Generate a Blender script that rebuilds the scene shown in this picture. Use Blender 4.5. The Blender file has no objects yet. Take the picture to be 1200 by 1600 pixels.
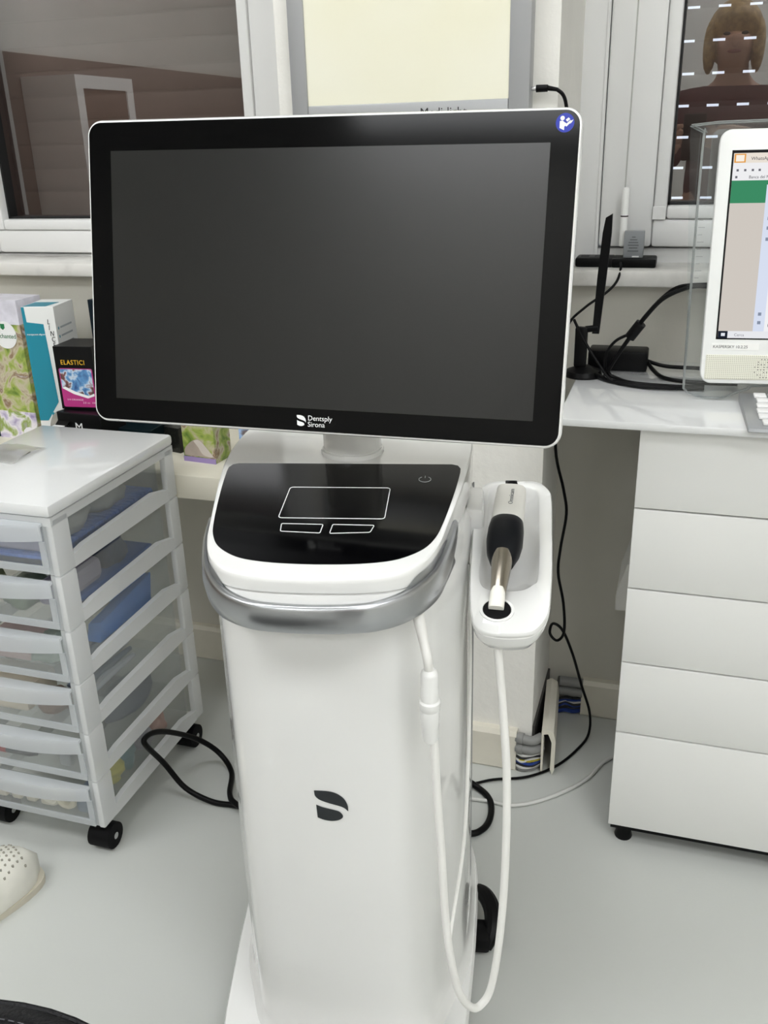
import bpy, bmesh, math, random
from mathutils import Matrix, Vector, noise
random.seed(7)
S = bpy.context.scene
COL = S.collection
PI = math.pi
def rad(a): return math.radians(a)

# ------------------------------------------------------------------ camera
CAM_H = 1.12
FPX = 1430.0
_t, _y, _r = rad(22.2), rad(18.0), rad(-1.65)
_F = Vector((-math.sin(_y)*math.cos(_t), math.cos(_y)*math.cos(_t), -math.sin(_t)))
_Rt = Vector((math.cos(_y), math.sin(_y), 0)); _U = _Rt.cross(_F)
_R2 = _Rt*math.cos(_r) + _U*math.sin(_r); _U2 = _U*math.cos(_r) - _Rt*math.sin(_r)
cd = bpy.data.cameras.new('camera'); cam = bpy.data.objects.new('camera', cd); COL.objects.link(cam)
cd.sensor_fit = 'HORIZONTAL'; cd.sensor_width = 36.0; cd.lens = FPX/1200*36.0
cd.clip_start = 0.01
cam.matrix_world = Matrix(((_R2.x, _U2.x, -_F.x, 0), (_R2.y, _U2.y, -_F.y, 0), (_R2.z, _U2.z, -_F.z, CAM_H), (0, 0, 0, 1)))
S.camera = cam

# ------------------------------------------------------------------ world, exposure
w = bpy.data.worlds.new('outside'); S.world = w; w.use_nodes = True
w.node_tree.nodes['Background'].inputs[0].default_value = (0.80, 0.86, 1.0, 1)
w.node_tree.nodes['Background'].inputs[1].default_value = 1.3
S.view_settings.view_transform = 'Standard'; S.view_settings.look = 'None'
S.view_settings.gamma = 1.0; S.view_settings.use_curve_mapping = False
S.view_settings.exposure = 0.0
LAMP_STRENGTH = 12.0
LAMP_SPOTS = [(-1.75, -0.35, 1.2, 0.6), (0.95, -0.35, 1.2, 0.6), (-0.6, 0.80, 1.2, 0.32), (-0.6, -2.3, 1.4, 0.5), (1.3, -1.9, 1.2, 0.6)]

# ------------------------------------------------------------------ materials
def lin(c):
    if isinstance(c, str):
        c = [int(c[i:i+2], 16)/255 for i in (0, 2, 4)]
    return tuple((x/12.92 if x <= 0.04045 else ((x+0.055)/1.055)**2.4) for x in c)
MATS = {}
def mat(name, col, rough=0.5, metal=0.0, spec=0.5, var=0.03, vscale=6.0, bump=0.0, bscale=80.0, coat=0.0, emit=0.0, col2=None, ramp=(0.35, 0.65), detail=3.0, sheen=0.0, aniso=0.0):
    if name in MATS: return MATS[name]
    m = bpy.data.materials.new(name); m.use_nodes = True
    nt = m.node_tree; N = nt.nodes; K = nt.links
    b = N['Principled BSDF']
    c = lin(col)
    tc = N.new('ShaderNodeTexCoord'); nz = N.new('ShaderNodeTexNoise'); nz.inputs['Scale'].default_value = vscale; nz.inputs['Detail'].default_value = detail
    K.new(tc.outputs['Object'], nz.inputs['Vector'])
    rp = N.new('ShaderNodeValToRGB'); K.new(nz.outputs['Fac'], rp.inputs['Fac'])
    rp.color_ramp.elements[0].position = ramp[0]; rp.color_ramp.elements[1].position = ramp[1]
    if col2 is not None: a0, a1 = c, lin(col2)
    else: a0 = tuple(x*(1-var) for x in c); a1 = tuple(min(1, x*(1+var)) for x in c)
    rp.color_ramp.elements[0].color = (*a0, 1); rp.color_ramp.elements[1].color = (*a1, 1)
    K.new(rp.outputs['Color'], b.inputs['Base Color'])
    b.inputs['Roughness'].default_value = rough; b.inputs['Metallic'].default_value = metal
    b.inputs['Specular IOR Level'].default_value = spec
    b.inputs['Coat Weight'].default_value = coat; b.inputs['Coat Roughness'].default_value = 0.05
    if aniso: b.inputs['Anisotropic'].default_value = aniso
    if emit:
        K.new(rp.outputs['Color'], b.inputs['Emission Color']); b.inputs['Emission Strength'].default_value = emit
    if bump:
        n2 = N.new('ShaderNodeTexNoise'); n2.inputs['Scale'].default_value = bscale; n2.inputs['Detail'].default_value = 4
        K.new(tc.outputs['Object'], n2.inputs['Vector'])
        bp = N.new('ShaderNodeBump'); bp.inputs['Strength'].default_value = bump; bp.inputs['Distance'].default_value = 0.004
        K.new(n2.outputs['Fac'], bp.inputs['Height']); K.new(bp.outputs['Normal'], b.inputs['Normal'])
    MATS[name] = m; return m
def clear(name, tint, trans=0.7, body='FFFFFF', gloss=0.1, rough=0.1, translucent=0.5, fres=False):
    """plastic or glass: part of the light passes, part scatters, part mirrors"""
    if name in MATS: return MATS[name]
    m = bpy.data.materials.new(name); m.use_nodes = True
    nt = m.node_tree; N = nt.nodes; K = nt.links
    N.remove(N['Principled BSDF']); out = N['Material Output']
    tr = N.new('ShaderNodeBsdfTransparent'); tr.inputs[0].default_value = (*lin(tint), 1)
    di = N.new('ShaderNodeBsdfDiffuse'); tl = N.new('ShaderNodeBsdfTranslucent')
    tc = N.new('ShaderNodeTexCoord'); nz = N.new('ShaderNodeTexNoise'); nz.inputs['Scale'].default_value = 9
    K.new(tc.outputs['Object'], nz.inputs['Vector'])
    rp = N.new('ShaderNodeValToRGB'); c = lin(body)
    rp.color_ramp.elements[0].color = (*[x*0.94 for x in c], 1); rp.color_ramp.elements[1].color = (*c, 1)
    K.new(nz.outputs['Fac'], rp.inputs['Fac']); K.new(rp.outputs[0], di.inputs[0]); K.new(rp.outputs[0], tl.inputs[0])
    m1 = N.new('ShaderNodeMixShader'); m1.inputs[0].default_value = translucent
    K.new(di.outputs[0], m1.inputs[1]); K.new(tl.outputs[0], m1.inputs[2])
    m2 = N.new('ShaderNodeMixShader'); m2.inputs[0].default_value = trans
    K.new(m1.outputs[0], m2.inputs[1]); K.new(tr.outputs[0], m2.inputs[2])
    gl = N.new('ShaderNodeBsdfGlossy'); gl.inputs['Roughness'].default_value = rough
    m3 = N.new('ShaderNodeMixShader'); m3.inputs[0].default_value = gloss
    if fres:
        lw = N.new('ShaderNodeLayerWeight'); lw.inputs[0].default_value = 0.35
        mp = N.new('ShaderNodeMapRange'); mp.inputs[3].default_value = gloss; mp.inputs[4].default_value = min(1, gloss+0.6)
        K.new(lw.outputs['Fresnel'], mp.inputs[0]); K.new(mp.outputs[0], m3.inputs[0])
    K.new(m2.outputs[0], m3.inputs[1]); K.new(gl.outputs[0], m3.inputs[2])
    K.new(m3.outputs[0], out.inputs[0])
    MATS[name] = m; return m
def banded(name, stops, scale=3.0, rough=0.4, detail=5.0, dist=0.0, seed=0.0, emit=0.0):
    """printed picture: noise pushed through a many-colour ramp"""
    m = mat(name, 'FFFFFF', rough=rough, vscale=scale, detail=detail, emit=emit)
    nt = m.node_tree
    rp = [n for n in nt.nodes if n.type == 'VALTORGB'][0]; nz = [n for n in nt.nodes if n.type == 'TEX_NOISE'][0]
    nz.inputs['Distortion'].default_value = dist
    mp = nt.nodes.new('ShaderNodeMapping'); mp.inputs['Location'].default_value = (seed, seed*1.7, seed*0.6)
    tc = [n for n in nt.nodes if n.type == 'TEX_COORD'][0]
    nt.links.new(tc.outputs['Object'], mp.inputs['Vector']); nt.links.new(mp.outputs[0], nz.inputs['Vector'])
    e = rp.color_ramp.elements
    while len(e) < len(stops): e.new(0.5)
    for i, (p, c) in enumerate(stops):
        e[i].position = p; e[i].color = (*lin(c), 1)
    return m

WHITE_GLOSS = mat('white_lacquer', 'EDEDEB', rough=0.16, spec=0.5, var=0.006, vscale=3, coat=0.7)
WHITE_BASE = mat('white_moulded_plastic', 'F4F4F2', rough=0.28, var=0.006)
WHITE_LAM = mat('white_laminate', 'E9E9E6', rough=0.33, var=0.008, vscale=4)
DESK_GLASS = mat('white_glass_top', 'E3E4E4', rough=0.05, spec=0.8, var=0.006, coat=1.0)
PVC = mat('white_window_pvc', 'E9E9E8', rough=0.3, var=0.01)
PLASTER = mat('white_plaster', 'EBE9E3', rough=0.85, var=0.03, vscale=5, bump=0.55, bscale=45)
WALLPAINT = mat('grey_beige_wall_paint', 'C9C6BC', rough=0.8, var=0.045, vscale=3, bump=0.15, bscale=60)
WALLWHITE = mat('white_wall_paint', 'E8E6E0', rough=0.8, var=0.02, vscale=3, bump=0.1, bscale=60)
TRUNK = mat('cream_trunking_plastic', 'E2DDCF', rough=0.45, var=0.04, vscale=14)
MARBLE = mat('grey_veined_marble', 'E3E1DC', rough=0.3, col2='C4C2BD', vscale=14, detail=8, ramp=(0.45, 0.72))
BLACK = mat('black_plastic', '070708', rough=0.4, var=0.1, spec=0.15)
BLACKMATTE = mat('black_matte_rubber', '08080A', rough=0.6, var=0.1, spec=0.15)
GLASSBLACK = mat('black_glass', '040405', rough=0.10, spec=0.16, var=0.05)
SCREENOFF = mat('dark_antiglare_screen', '0A0B0C', rough=0.24, spec=0.65, var=0.04)
SILVER = mat('satin_silver', 'B4B6B9', rough=0.3, metal=1.0, var=0.03, vscale=12)
STEEL = mat('brushed_steel', 'A79F93', rough=0.24, metal=1.0, var=0.04, vscale=20)
CHROME = mat('bright_metal', 'C9CACB', rough=0.2, metal=1.0)
ALU = mat('grey_anodised_frame', 'A9AAAC', rough=0.42, metal=0.35, var=0.02)
PRINTWHITE = mat('white_print', 'F2F2F2', rough=0.5, var=0.01)
PRINTGREY = mat('light_grey_print', 'B9BBBC', rough=0.5, var=0.01)
PRINTDARK = mat('charcoal_print', '24282B', rough=0.45, var=0.02)
INK = mat('black_ink', '141414', rough=0.6)
CABLEWHITE = mat('white_cable_sheath', 'EFEEEA', rough=0.4, var=0.01)
CABLEGREY = mat('pale_grey_cable_sheath', 'CFCFCB', rough=0.45, var=0.01)
BROWN = mat('brown_shutter_paint', '5B4640', rough=0.5, var=0.05, vscale=10)
GREYPIPE = mat('grey_conduit_plastic', '8B8B89', rough=0.5)
DARKGAP = mat('dark_gap', '2A2B2B', rough=0.7)

# ------------------------------------------------------------------ mesh builder
class MB:
    def __init__(s): s.v = []; s.f = []
    def add(s, v, f, M=None):
        o = len(s.v)
        s.v += [(M @ Vector(p)) if M else Vector(p) for p in v]
        s.f += [[i+o for i in q] for q in f]; return s
    def box(s, x0, x1, y0, y1, z0, z1, M=None, r=0.0, seg=2):
        if r <= 0:
            v = [(x0,y0,z0),(x1,y0,z0),(x1,y1,z0),(x0,y1,z0),(x0,y0,z1),(x1,y0,z1),(x1,y1,z1),(x0,y1,z1)]
            return s.add(v, [[3,2,1,0],[4,5,6,7],[0,1,5,4],[1,2,6,5],[2,3,7,6],[3,0,4,7]], M)
        bm = bmesh.new(); bmesh.ops.create_cube(bm, size=1)
        for q in bm.verts: q.co = Vector(((x0+x1)/2+q.co.x*(x1-x0), (y0+y1)/2+q.co.y*(y1-y0), (z0+z1)/2+q.co.z*(z1-z0)))
        r = min(r, 0.49*min(x1-x0, y1-y0, z1-z0))
        bmesh.ops.bevel(bm, geom=bm.edges[:], offset=r, segments=seg, affect='EDGES', profile=0.5)
        bm.verts.index_update()
        s.add([q.co.copy() for q in bm.verts], [[q.index for q in f.verts] for f in bm.faces], M); bm.free(); return s
    def loft(s, loops, c0=True, c1=True, M=None, closed=True):
        n = len(loops[0]); v = [p for l in loops for p in l]; f = []
        for i in range(len(loops)-1):
            for j in range(n if closed else n-1):
                k = (j+1) % n
                f.append([i*n+j, i*n+k, (i+1)*n+k, (i+1)*n+j])
        if c0: f.append(list(range(n))[::-1])
        if c1: f.append([(len(loops)-1)*n+j for j in range(n)])
        return s.add(v, f, M)
    def tube(s, pts, r, n=10, M=None, cap=True):
        pts = [Vector(p) for p in pts]; L = len(pts)
        rr = r if isinstance(r, (list, tuple)) else [r]*L
        loops = []; up = None
        for i, p in enumerate(pts):
            t = (pts[min(i+1, L-1)] - pts[max(i-1, 0)])
            if t.length < 1e-9: t = Vector((0, 0, 1))
            t.normalize()
            if up is None:
                up = Vector((0, 0, 1)) if abs(t.z) < 0.9 else Vector((1, 0, 0))
            a = up - t*up.dot(t)
            if a.length < 1e-6: a = t.orthogonal()
            a.normalize(); b = t.cross(a); up = a
            loops.append([p + (a*math.cos(2*PI*k/n) + b*math.sin(2*PI*k/n))*rr[i] for k in range(n)])
        return s.loft(loops, cap, cap, M)
    def cyl(s, c, r, h, n=24, M=None, axis='z', r2=None):
        r2 = r if r2 is None else r2; c = Vector(c)
        def pt(a, q, t):
            x, y = math.cos(a)*q, math.sin(a)*q
            return c + {'z': Vector((x, y, t)), 'x': Vector((t, x, y)), 'y': Vector((y, t, x))}[axis]
        return s.loft([[pt(2*PI*k/n, r, 0) for k in range(n)], [pt(2*PI*k/n, r2, h) for k in range(n)]], M=M)
    def lathe(s, prof, n=24, M=None):
        """prof: (radius, z) from bottom to top about local z"""
        return s.loft([[(r*math.cos(2*PI*k/n), r*math.sin(2*PI*k/n), z) for k in range(n)] for r, z in prof], M=M)
    def prism(s, poly, z0, z1, M=None):
        return s.loft([[(x, y, z0) for x, y in poly], [(x, y, z1) for x, y in poly]], M=M)
    def quad(s, a, b, c, d, M=None): return s.add([a, b, c, d], [[0, 1, 2, 3]], M)

def crom(pts, k=6, closed=False):
    P = [Vector(p) for p in pts]; n = len(P); out = []
    for i in range(n if closed else n-1):
        if closed: a, b, c, d = P[i-1], P[i], P[(i+1) % n], P[(i+2) % n]
        else: a, b, c, d = P[max(i-1, 0)], P[i], P[i+1], P[min(i+2, n-1)]
        for j in range(k):
            t = j/k
            out.append(0.5*((2*b) + (c-a)*t + (2*a-5*b+4*c-d)*t*t + (3*b-a-3*c+d)*t**3))
    if not closed: out.append(P[-1])
    return out
def rrect(x0, x1, y0, y1, r, seg=5):
    out = []
    for cx, cy, a0 in ((x1-r, y1-r, 0), (x0+r, y1-r, 90), (x0+r, y0+r, 180), (x1-r, y0+r, 270)):
        for k in range(seg+1):
            a = rad(a0+90*k/seg); out.append((cx+r*math.cos(a), cy+r*math.sin(a)))
    return out
def frame(o, x, z):
    """matrix with local x along x and local z along z (orthonormalised)"""
    x = Vector(x).normalized(); z = Vector(z); z = (z - x*z.dot(x)).normalized(); y = z.cross(x)
    return Matrix(((x.x, y.x, z.x, o[0]), (x.y, y.y, z.y, o[1]), (x.z, y.z, z.z, o[2]), (0, 0, 0, 1)))
def yaw(o, a): return Matrix.Translation(o) @ Matrix.Rotation(rad(a), 4, 'Z')

WM = {}
def tag(o, label=None, cat=None, group=None, kind=None):
    if label: o['label'] = label
    if cat: o['category'] = cat
    if group: o['group'] = group
    if kind: o['kind'] = kind
    return o
def thing(name, loc, rz=0.0, label=None, cat=None, group=None, kind=None):
    o = bpy.data.objects.new(name, None); COL.objects.link(o); o.empty_display_size = 0.05
    o.location = loc; o.rotation_euler = (0, 0, rad(rz)); WM[o] = yaw(loc, rz)
    return tag(o, label, cat, group, kind)
def obj(name, mb, m, parent=None, smooth=False, label=None, cat=None, group=None, kind=None, M=None, ang=35, weld=False):
    """mb holds world coordinates (or M maps them to the world)"""
    vs = [(M @ p) if M else p for p in mb.v]
    if parent is None:
        lo = [min(p[i] for p in vs) for i in range(3)]; hi = [max(p[i] for p in vs) for i in range(3)]
        o0 = Vector(((lo[0]+hi[0])/2, (lo[1]+hi[1])/2, lo[2])); X = Matrix.Translation(o0)
    else: X = WM[parent]
    Xi = X.inverted()
    me = bpy.data.meshes.new(name); me.from_pydata([Xi @ p for p in vs], [], mb.f)
    bm = bmesh.new(); bm.from_mesh(me)
    if weld: bmesh.ops.remove_doubles(bm, verts=bm.verts[:], dist=1e-5)
    bmesh.ops.recalc_face_normals(bm, faces=bm.faces[:]); bm.to_mesh(me); bm.free()
    if smooth:
        for p in me.polygons: p.use_smooth = True
        me.set_sharp_from_angle(angle=rad(ang))
    me.materials.append(m)
    o = bpy.data.objects.new(name, me); COL.objects.link(o)
    if parent is None: o.location = X.translation; WM[o] = X
    else: o.parent = parent; WM[o] = X
    return tag(o, label, cat, group, kind)
def text(name, s, size, M, m, parent, depth=0.0002, align='LEFT', sx=1.0, shear=0.0, spacing=1.0):
    """M: local x along the line, local y up the letters, local z out of the surface"""
    cu = bpy.data.curves.new(name, 'FONT'); cu.body = s; cu.size = size; cu.extrude = depth; cu.align_x = align; cu.shear = shear; cu.space_character = spacing; cu.resolution_u = 3
    t = bpy.data.objects.new(name+'_tmp', cu); COL.objects.link(t)
    dg = bpy.context.evaluated_depsgraph_get(); me = bpy.data.meshes.new_from_object(t.evaluated_get(dg))
    COL.objects.unlink(t); bpy.data.objects.remove(t); bpy.data.curves.remove(cu)
    X = WM[parent].inverted() @ M @ Matrix.Diagonal((sx, 1, 1, 1))
    me.transform(X); me.name = name; me.materials.clear(); me.materials.append(m)
    o = bpy.data.objects.new(name, me); COL.objects.link(o); o.parent = parent; WM[o] = WM[parent]
    return o
def copy_tree(o, parent=None):
    c = o.copy(); COL.objects.link(c)
    if parent: c.parent = parent
    for ch in list(o.children): copy_tree(ch, c)
    return c
def mov(o, loc):
    o.location = loc; return o

# ================================================================== THE ROOM
RX0, RX1, RY0, WY, CZ = -2.95, 2.2, -2.8, 1.66, 2.7
FLOOR = mat('pale_grey_vinyl_floor', 'C6C8C4', rough=0.34, var=0.02, vscale=2.5, bump=0.03, bscale=180)
obj('floor', MB().box(RX0-0.2, RX1+0.2, RY0-0.2, WY+0.25, -0.05, 0), FLOOR, kind='structure', label='pale grey smooth vinyl floor')
obj('ceiling', MB().box(RX0-0.2, RX1+0.2, RY0-0.2, WY+0.6, CZ, CZ+0.1), mat('white_ceiling_paint', 'DADAD6', rough=0.9, var=0.01), kind='structure', label='white painted ceiling')
PX0, PX1, PY = -0.622, -0.19, 1.445      # pillar
SILL = 0.875
wf = MB()
wf.box(RX0, RX1, WY, WY+0.35, -0.01, SILL)                     # wall under the windows
wf.box(RX0, RX1, WY, WY+0.35, 2.15, CZ)                        # wall above the windows
wf.box(RX0, -1.62, WY, WY+0.35, SILL, 2.15); wf.box(1.15, RX1, WY, WY+0.35, SILL, 2.15)
obj('wall_front', wf, WALLPAINT, kind='structure', label='grey beige painted wall below the windows')
obj('wall_pillar', MB().box(PX0, PX1, PY, WY+0.35, 0, CZ), PLASTER, kind='structure', label='rough white plastered pillar between the two windows')
WL = thing('wall_left', (RX0, 0, 0), kind='structure', label='wall with a taupe dado and white above, seen mirrored in the glass')
obj('wall_panel', MB().box(RX0-0.1, RX0, RY0, WY+0.35, 0, CZ), WALLWHITE, WL)
obj('dado', MB().box(RX0, RX0+0.02, RY0, WY, 0, 1.52), mat('taupe_wall_paint', '7C6F66', rough=0.8), WL)
obj('wall_right', MB().box(RX1, RX1+0.1, RY0, WY+0.35, 0, CZ), WALLWHITE, kind='structure', label='white painted wall to the right')
obj('wall_rear', MB().box(RX0-0.1, RX1+0.1, RY0-0.1, RY0, 0, CZ), mat('warm_grey_wall_paint', 'E2E0DA', rough=0.8), kind='structure', label='warm grey wall behind the camera')
D = thing('low_cabinet', (-2.78, -0.565, 0), label='white framed cabinet with a brown door, mirrored in the left window', cat='cabinet')
obj('carcass', MB().box(RX0+0.025, -2.66, -0.80, -0.33, 0, 1.42), PVC, D)
fr = MB(); fr.box(-2.66, -2.64, -0.80, -0.745, 0, 1.42); fr.box(-2.66, -2.64, -0.385, -0.33, 0, 1.42); fr.box(-2.66, -2.64, -0.745, -0.385, 1.365, 1.42)
obj('face_frame', fr, PVC, D); DD = obj('cabinet_door', MB().box(-2.66, -2.648, -0.745, -0.385, 0.04, 1.365), mat('brown_door_wood', '5A4636', rough=0.5, var=0.1, vscale=4), D)
obj('door_knob', MB().cyl((-2.648, -0.42, 0.9), 0.012, 0.02, 16, axis='x'), CHROME, DD)

# ceiling lamps (the light of the room)
def emitter(name, col, st):
    m = bpy.data.materials.new(name); m.use_nodes = True; nt = m.node_tree
    nt.nodes.remove(nt.nodes['Principled BSDF']); e = nt.nodes.new('ShaderNodeEmission')
    e.inputs[0].default_value = (*col, 1); e.inputs[1].default_value = st
    nt.links.new(e.outputs[0], nt.nodes['Material Output'].inputs[0]); return m
LAMP = emitter('lit_diffuser', (0.965, 0.985, 1.0), LAMP_STRENGTH)
for i, (lx, ly, lw_, ld) in enumerate(LAMP_SPOTS):
    t = thing('ceiling_light', (lx, ly, CZ-0.05), label='flat white ceiling light panel ' + ['over the drawer tower side', 'right of the camera', 'just before the windows', 'near the rear wall, left one', 'near the rear wall, right one'][i], cat='ceiling light', group='ceiling light panels')
    f = MB()
    for a in ((lx-lw_/2-0.02, lx-lw_/2, ly-ld/2-0.02, ly+ld/2+0.02), (lx+lw_/2, lx+lw_/2+0.02, ly-ld/2-0.02, ly+ld/2+0.02), (lx-lw_/2, lx+lw_/2, ly-ld/2-0.02, ly-ld/2), (lx-lw_/2, lx+lw_/2, ly+ld/2, ly+ld/2+0.02)):
        f.box(*a, CZ-0.05, CZ)
    obj('lamp_frame', f, WALLWHITE, t)
    obj('diffuser', MB().box(lx-lw_/2, lx+lw_/2, ly-ld/2, ly+ld/2, CZ-0.045, CZ-0.03), LAMP, t)

# ---------------------------------------------------------------- windows
GLASS = clear('window_glass', 'F2F4F3', trans=1.0, gloss=0.22, rough=0.0, fres=False)
GASKET = mat('black_gasket', '0E0E0F', rough=0.6)
FY = 1.74
def window(name, x0, x1, gx0, gx1, gz0, label, tilt, holes, hx, slatcol):
    t = thing(name, ((x0+x1)/2, FY, SILL), kind='structure', label=label)
    z1 = 2.15
    f = MB(); fx = 0.0
    f.box(x0, gx0-0.115, FY, FY+0.08, SILL, z1, r=0.004); f.box(gx1+0.115, x1, FY, FY+0.08, SILL, z1, r=0.004)
    f.box(gx0-0.115, gx1+0.115, FY, FY+0.08, SILL, gz0-0.072, r=0.004); f.box(gx0-0.115, gx1+0.115, FY, FY+0.08, z1-0.06, z1, r=0.004)
    obj('frame', f, PVC, t, True)
    s = MB(); sy = FY-0.014
    s.box(gx0-0.112, gx0-0.022, sy, FY+0.06, gz0-0.069, z1-0.04, r=0.006); s.box(gx1+0.022, gx1+0.112, sy, FY+0.06, gz0-0.069, z1-0.04, r=0.006)
    s.box(gx0-0.022, gx1+0.022, sy, FY+0.06, gz0-0.069, gz0-0.022, r=0.006); s.box(gx0-0.022, gx1+0.022, sy, FY+0.06, z1-0.11, z1-0.04, r=0.006)
    obj('sash', s, PVC, t, True)
    b = MB(); bt = z1-0.09
    for a in ((gx0-0.022, gx0, gz0-0.022, bt), (gx1, gx1+0.022, gz0-0.022, bt), (gx0, gx1, gz0-0.022, gz0), (gx0, gx1, bt, bt+0.02)):
        b.box(a[0], a[1], sy-0.003, FY+0.03, a[2], a[3], r=0.005)
    obj('glazing_bead', b, PVC, t, True)
    g = MB()
    for a in ((gx0, gx0+0.004, gz0, bt), (gx1-0.004, gx1, gz0, bt), (gx0, gx1, gz0, gz0+0.004)):
        g.box(a[0], a[1], FY+0.004, FY+0.03, a[2], a[3])
    obj('gasket', g, GASKET, t)
    gm = MB(); zc = (gz0+bt)/2
    M = Matrix.Translation((0, FY+0.03, zc)) @ Matrix.Rotation(rad(-tilt), 4, 'X') @ Matrix.Translation((0, -FY-0.03, -zc))
    gm.quad((gx0, FY+0.03, gz0), (gx1, FY+0.03, gz0), (gx1, FY+0.03, bt), (gx0, FY+0.03, bt), M=M)
    obj('pane', gm, GLASS, t)
    # roller shutter outside, slat by slat
    sh = obj('shutter_rail', MB().box(gx0-0.09, gx0-0.05, FY+0.085, FY+0.15, SILL, z1).box(gx1+0.05, gx1+0.09, FY+0.085, FY+0.15, SILL, z1), BROWN, t)
    pitch = 0.0515 if holes else 0.0482; z = SILL+0.012 + hx
    yb = FY+0.115
    while z < z1:
        m = MB(); h = pitch-0.004 if not holes else pitch-0.0078
        prof = []
        for k in range(7):
            a = k/6; prof.append((yb - 0.0018*math.sin(PI*a)**.5, z + h*a))
        L = [(gx0-0.08, p[0], p[1]) for p in prof] + [(gx0-0.08, yb+0.006, z+h), (gx0-0.08, yb+0.006, z)]
        R_ = [(gx1+0.08, p[1], p[2]) for p in L]
        m.loft([L, R_])
        if holes:
            x = gx0-0.08; k = int(round(z/pitch))
            x += (k % 2)*0.004
            while x < gx1+0.08:
                m.box(x, min(x+0.030, gx1+0.08), yb+0.000, yb+0.005, z+h-0.001, z+pitch-0.003); x += 0.050
            m.box(gx0-0.08, gx1+0.08, yb-0.001, yb+0.005, z+pitch-0.0035, z+pitch+0.001)
        else:
            m.box(gx0-0.08, gx1+0.08, yb+0.001, yb+0.005, z+h-0.001, z+pitch+0.001)
        obj('shutter_slat', m, slatcol, sh, True, ang=50)
        z += pitch
    return t
W1 = window('window_1', -1.62, -0.60, -1.405, -0.817, 0.98, 'white framed window left of the pillar, brown shutter down', 0.0, False, 0.0, BROWN)
SHUT2 = mat('dark_brown_shutter_paint', '4A3832', rough=0.5, var=0.05, vscale=10)
W2 = window('window_2', -0.21, 1.15, -0.033, 0.85, 1.0, 'white framed window right of the pillar, dark shutter with light slots', 0.0, True, 0.02, SHUT2)
c = MB(); c.box(-0.152, -0.147, FY-0.003, FY, SILL, 2.15); obj('frame_cover_strip', c, PVC, W2)
# hinge-side reveal strip and sash corner block
obj('corner_block', MB().box(-0.056, -0.034, FY-0.0185, FY-0.013, 0.977, 0.999, r=0.001), PVC, W2)
for nm, a, b_ in (('W1', -1.62, PX0+0.004), ('W2', PX1-0.004, 1.15)):
    obj('sill', MB().box(a, b_, 1.63, FY+0.02, SILL, 0.903, r=0.006), MARBLE, W1 if nm == 'W1' else W2, True)

# ---------------------------------------------------------------- cable trunking along the floor
def trunk(name, x0, x1, y, h, label):
    P = [(0, 0), (0, h), (-0.014, h), (-0.02, h-0.008), (-0.02, 0.004), (-0.017, 0)]
    m = MB().loft([[(x0, y+p[0], p[1]) for p in P], [(x1, y+p[0], p[1]) for p in P]])
    return obj(name, m, TRUNK, kind='structure', label=label, smooth=True)
trunk('baseboard_left', RX0, PX0, WY, 0.085, 'cream cable trunking at the foot of the wall left of the pillar')
trunk('baseboard_pillar', PX0-0.02, -0.216, PY, 0.085, 'cream cable trunking at the foot of the pillar, end open')
trunk('baseboard_right', -0.118, RX1, WY, 0.082, 'cream cable trunking on the wall behind the white drawer cabinet')
P = [(0, 0.0), (0.0, 0.094), (0.010, 0.100), (0.022, 0.094), (0.026, 0.075), (0.026, 0.012), (0.022, 0.0), (0.018, 0.012), (0.019, 0.072), (0.012, 0.090), (0.004, 0.088), (0.004, 0.0)]
m = MB().loft([[(PX1+0.008+p[0]+0.012, 1.432, p[1]) for p in P], [(PX1+0.004+p[0], 1.612, p[1]*0.98) for p in P]])
obj('trim_1', m, TRUNK, kind='structure', label='loose cream trunking cover leaning along the side of the pillar', smooth=True)
obj('trim_2', MB().box(PX1, PX1+0.004, 1.45, WY, 0.0, 0.09), mat('dark_trunking_back', '4B4A47', rough=0.6), kind='structure', label='dark trunking backing strip on the pillar side')
BLUEW = mat('blue_wire', '24418F', rough=0.4); WHITEW = mat('white_wire', 'D8D8D4', rough=0.4); BLKW = mat('dark_wire', '2B2B2E', rough=0.45); YELW = mat('yellow_green_wire', 'B5A83E', rough=0.4)
t = thing('cable_bundle', (-0.20, 1.44, 0), label='grey conduits and loose wires spilling from the pillar trunking', cat='cables')
for i, (z, r) in enumerate(((0.072, 0.009), (0.052, 0.010))):
    obj('conduit', MB().tube(crom([(-0.217, 1.433-0.001*i, z), (-0.20, 1.431, z-0.001), (-0.185, 1.433, z-0.002), (-0.172, 1.447, z-0.001)]), r, 12), GREYPIPE, t, True)
    obj('conduit_collar', MB().tube([(-0.214, 1.432, z), (-0.203, 1.431, z)], r+0.002, 14), GREYPIPE, t, True)
for i in range(9):
    z = 0.006+0.0042*i; mm = [GREYPIPE, WHITEW, BLKW, BLUEW, YELW, WHITEW, BLKW, GREYPIPE, WHITEW][i]
    obj('wire', MB().tube(crom([(-0.22, 1.436, z), (-0.205, 1.428-0.004*random.random(), z+random.uniform(-.002, .004)), (-0.188, 1.43+0.006*random.random(), z+random.uniform(-.003, .005)), (-0.172, 1.447, z*0.8+0.004)]), 0.0028, 6), mm, t, True)
t = thing('cable_bundle', (-0.14, 1.63, 0), label='grey conduits and blue wires in the wall corner trunking gap', cat='cables')
for i, z in enumerate((0.074, 0.052)):
    obj('conduit', MB().tube(crom([(-0.116, 1.645, z), (-0.14, 1.645, z), (-0.165, 1.638, z+0.004)]), 0.010, 12), GREYPIPE, t, True)
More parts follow.
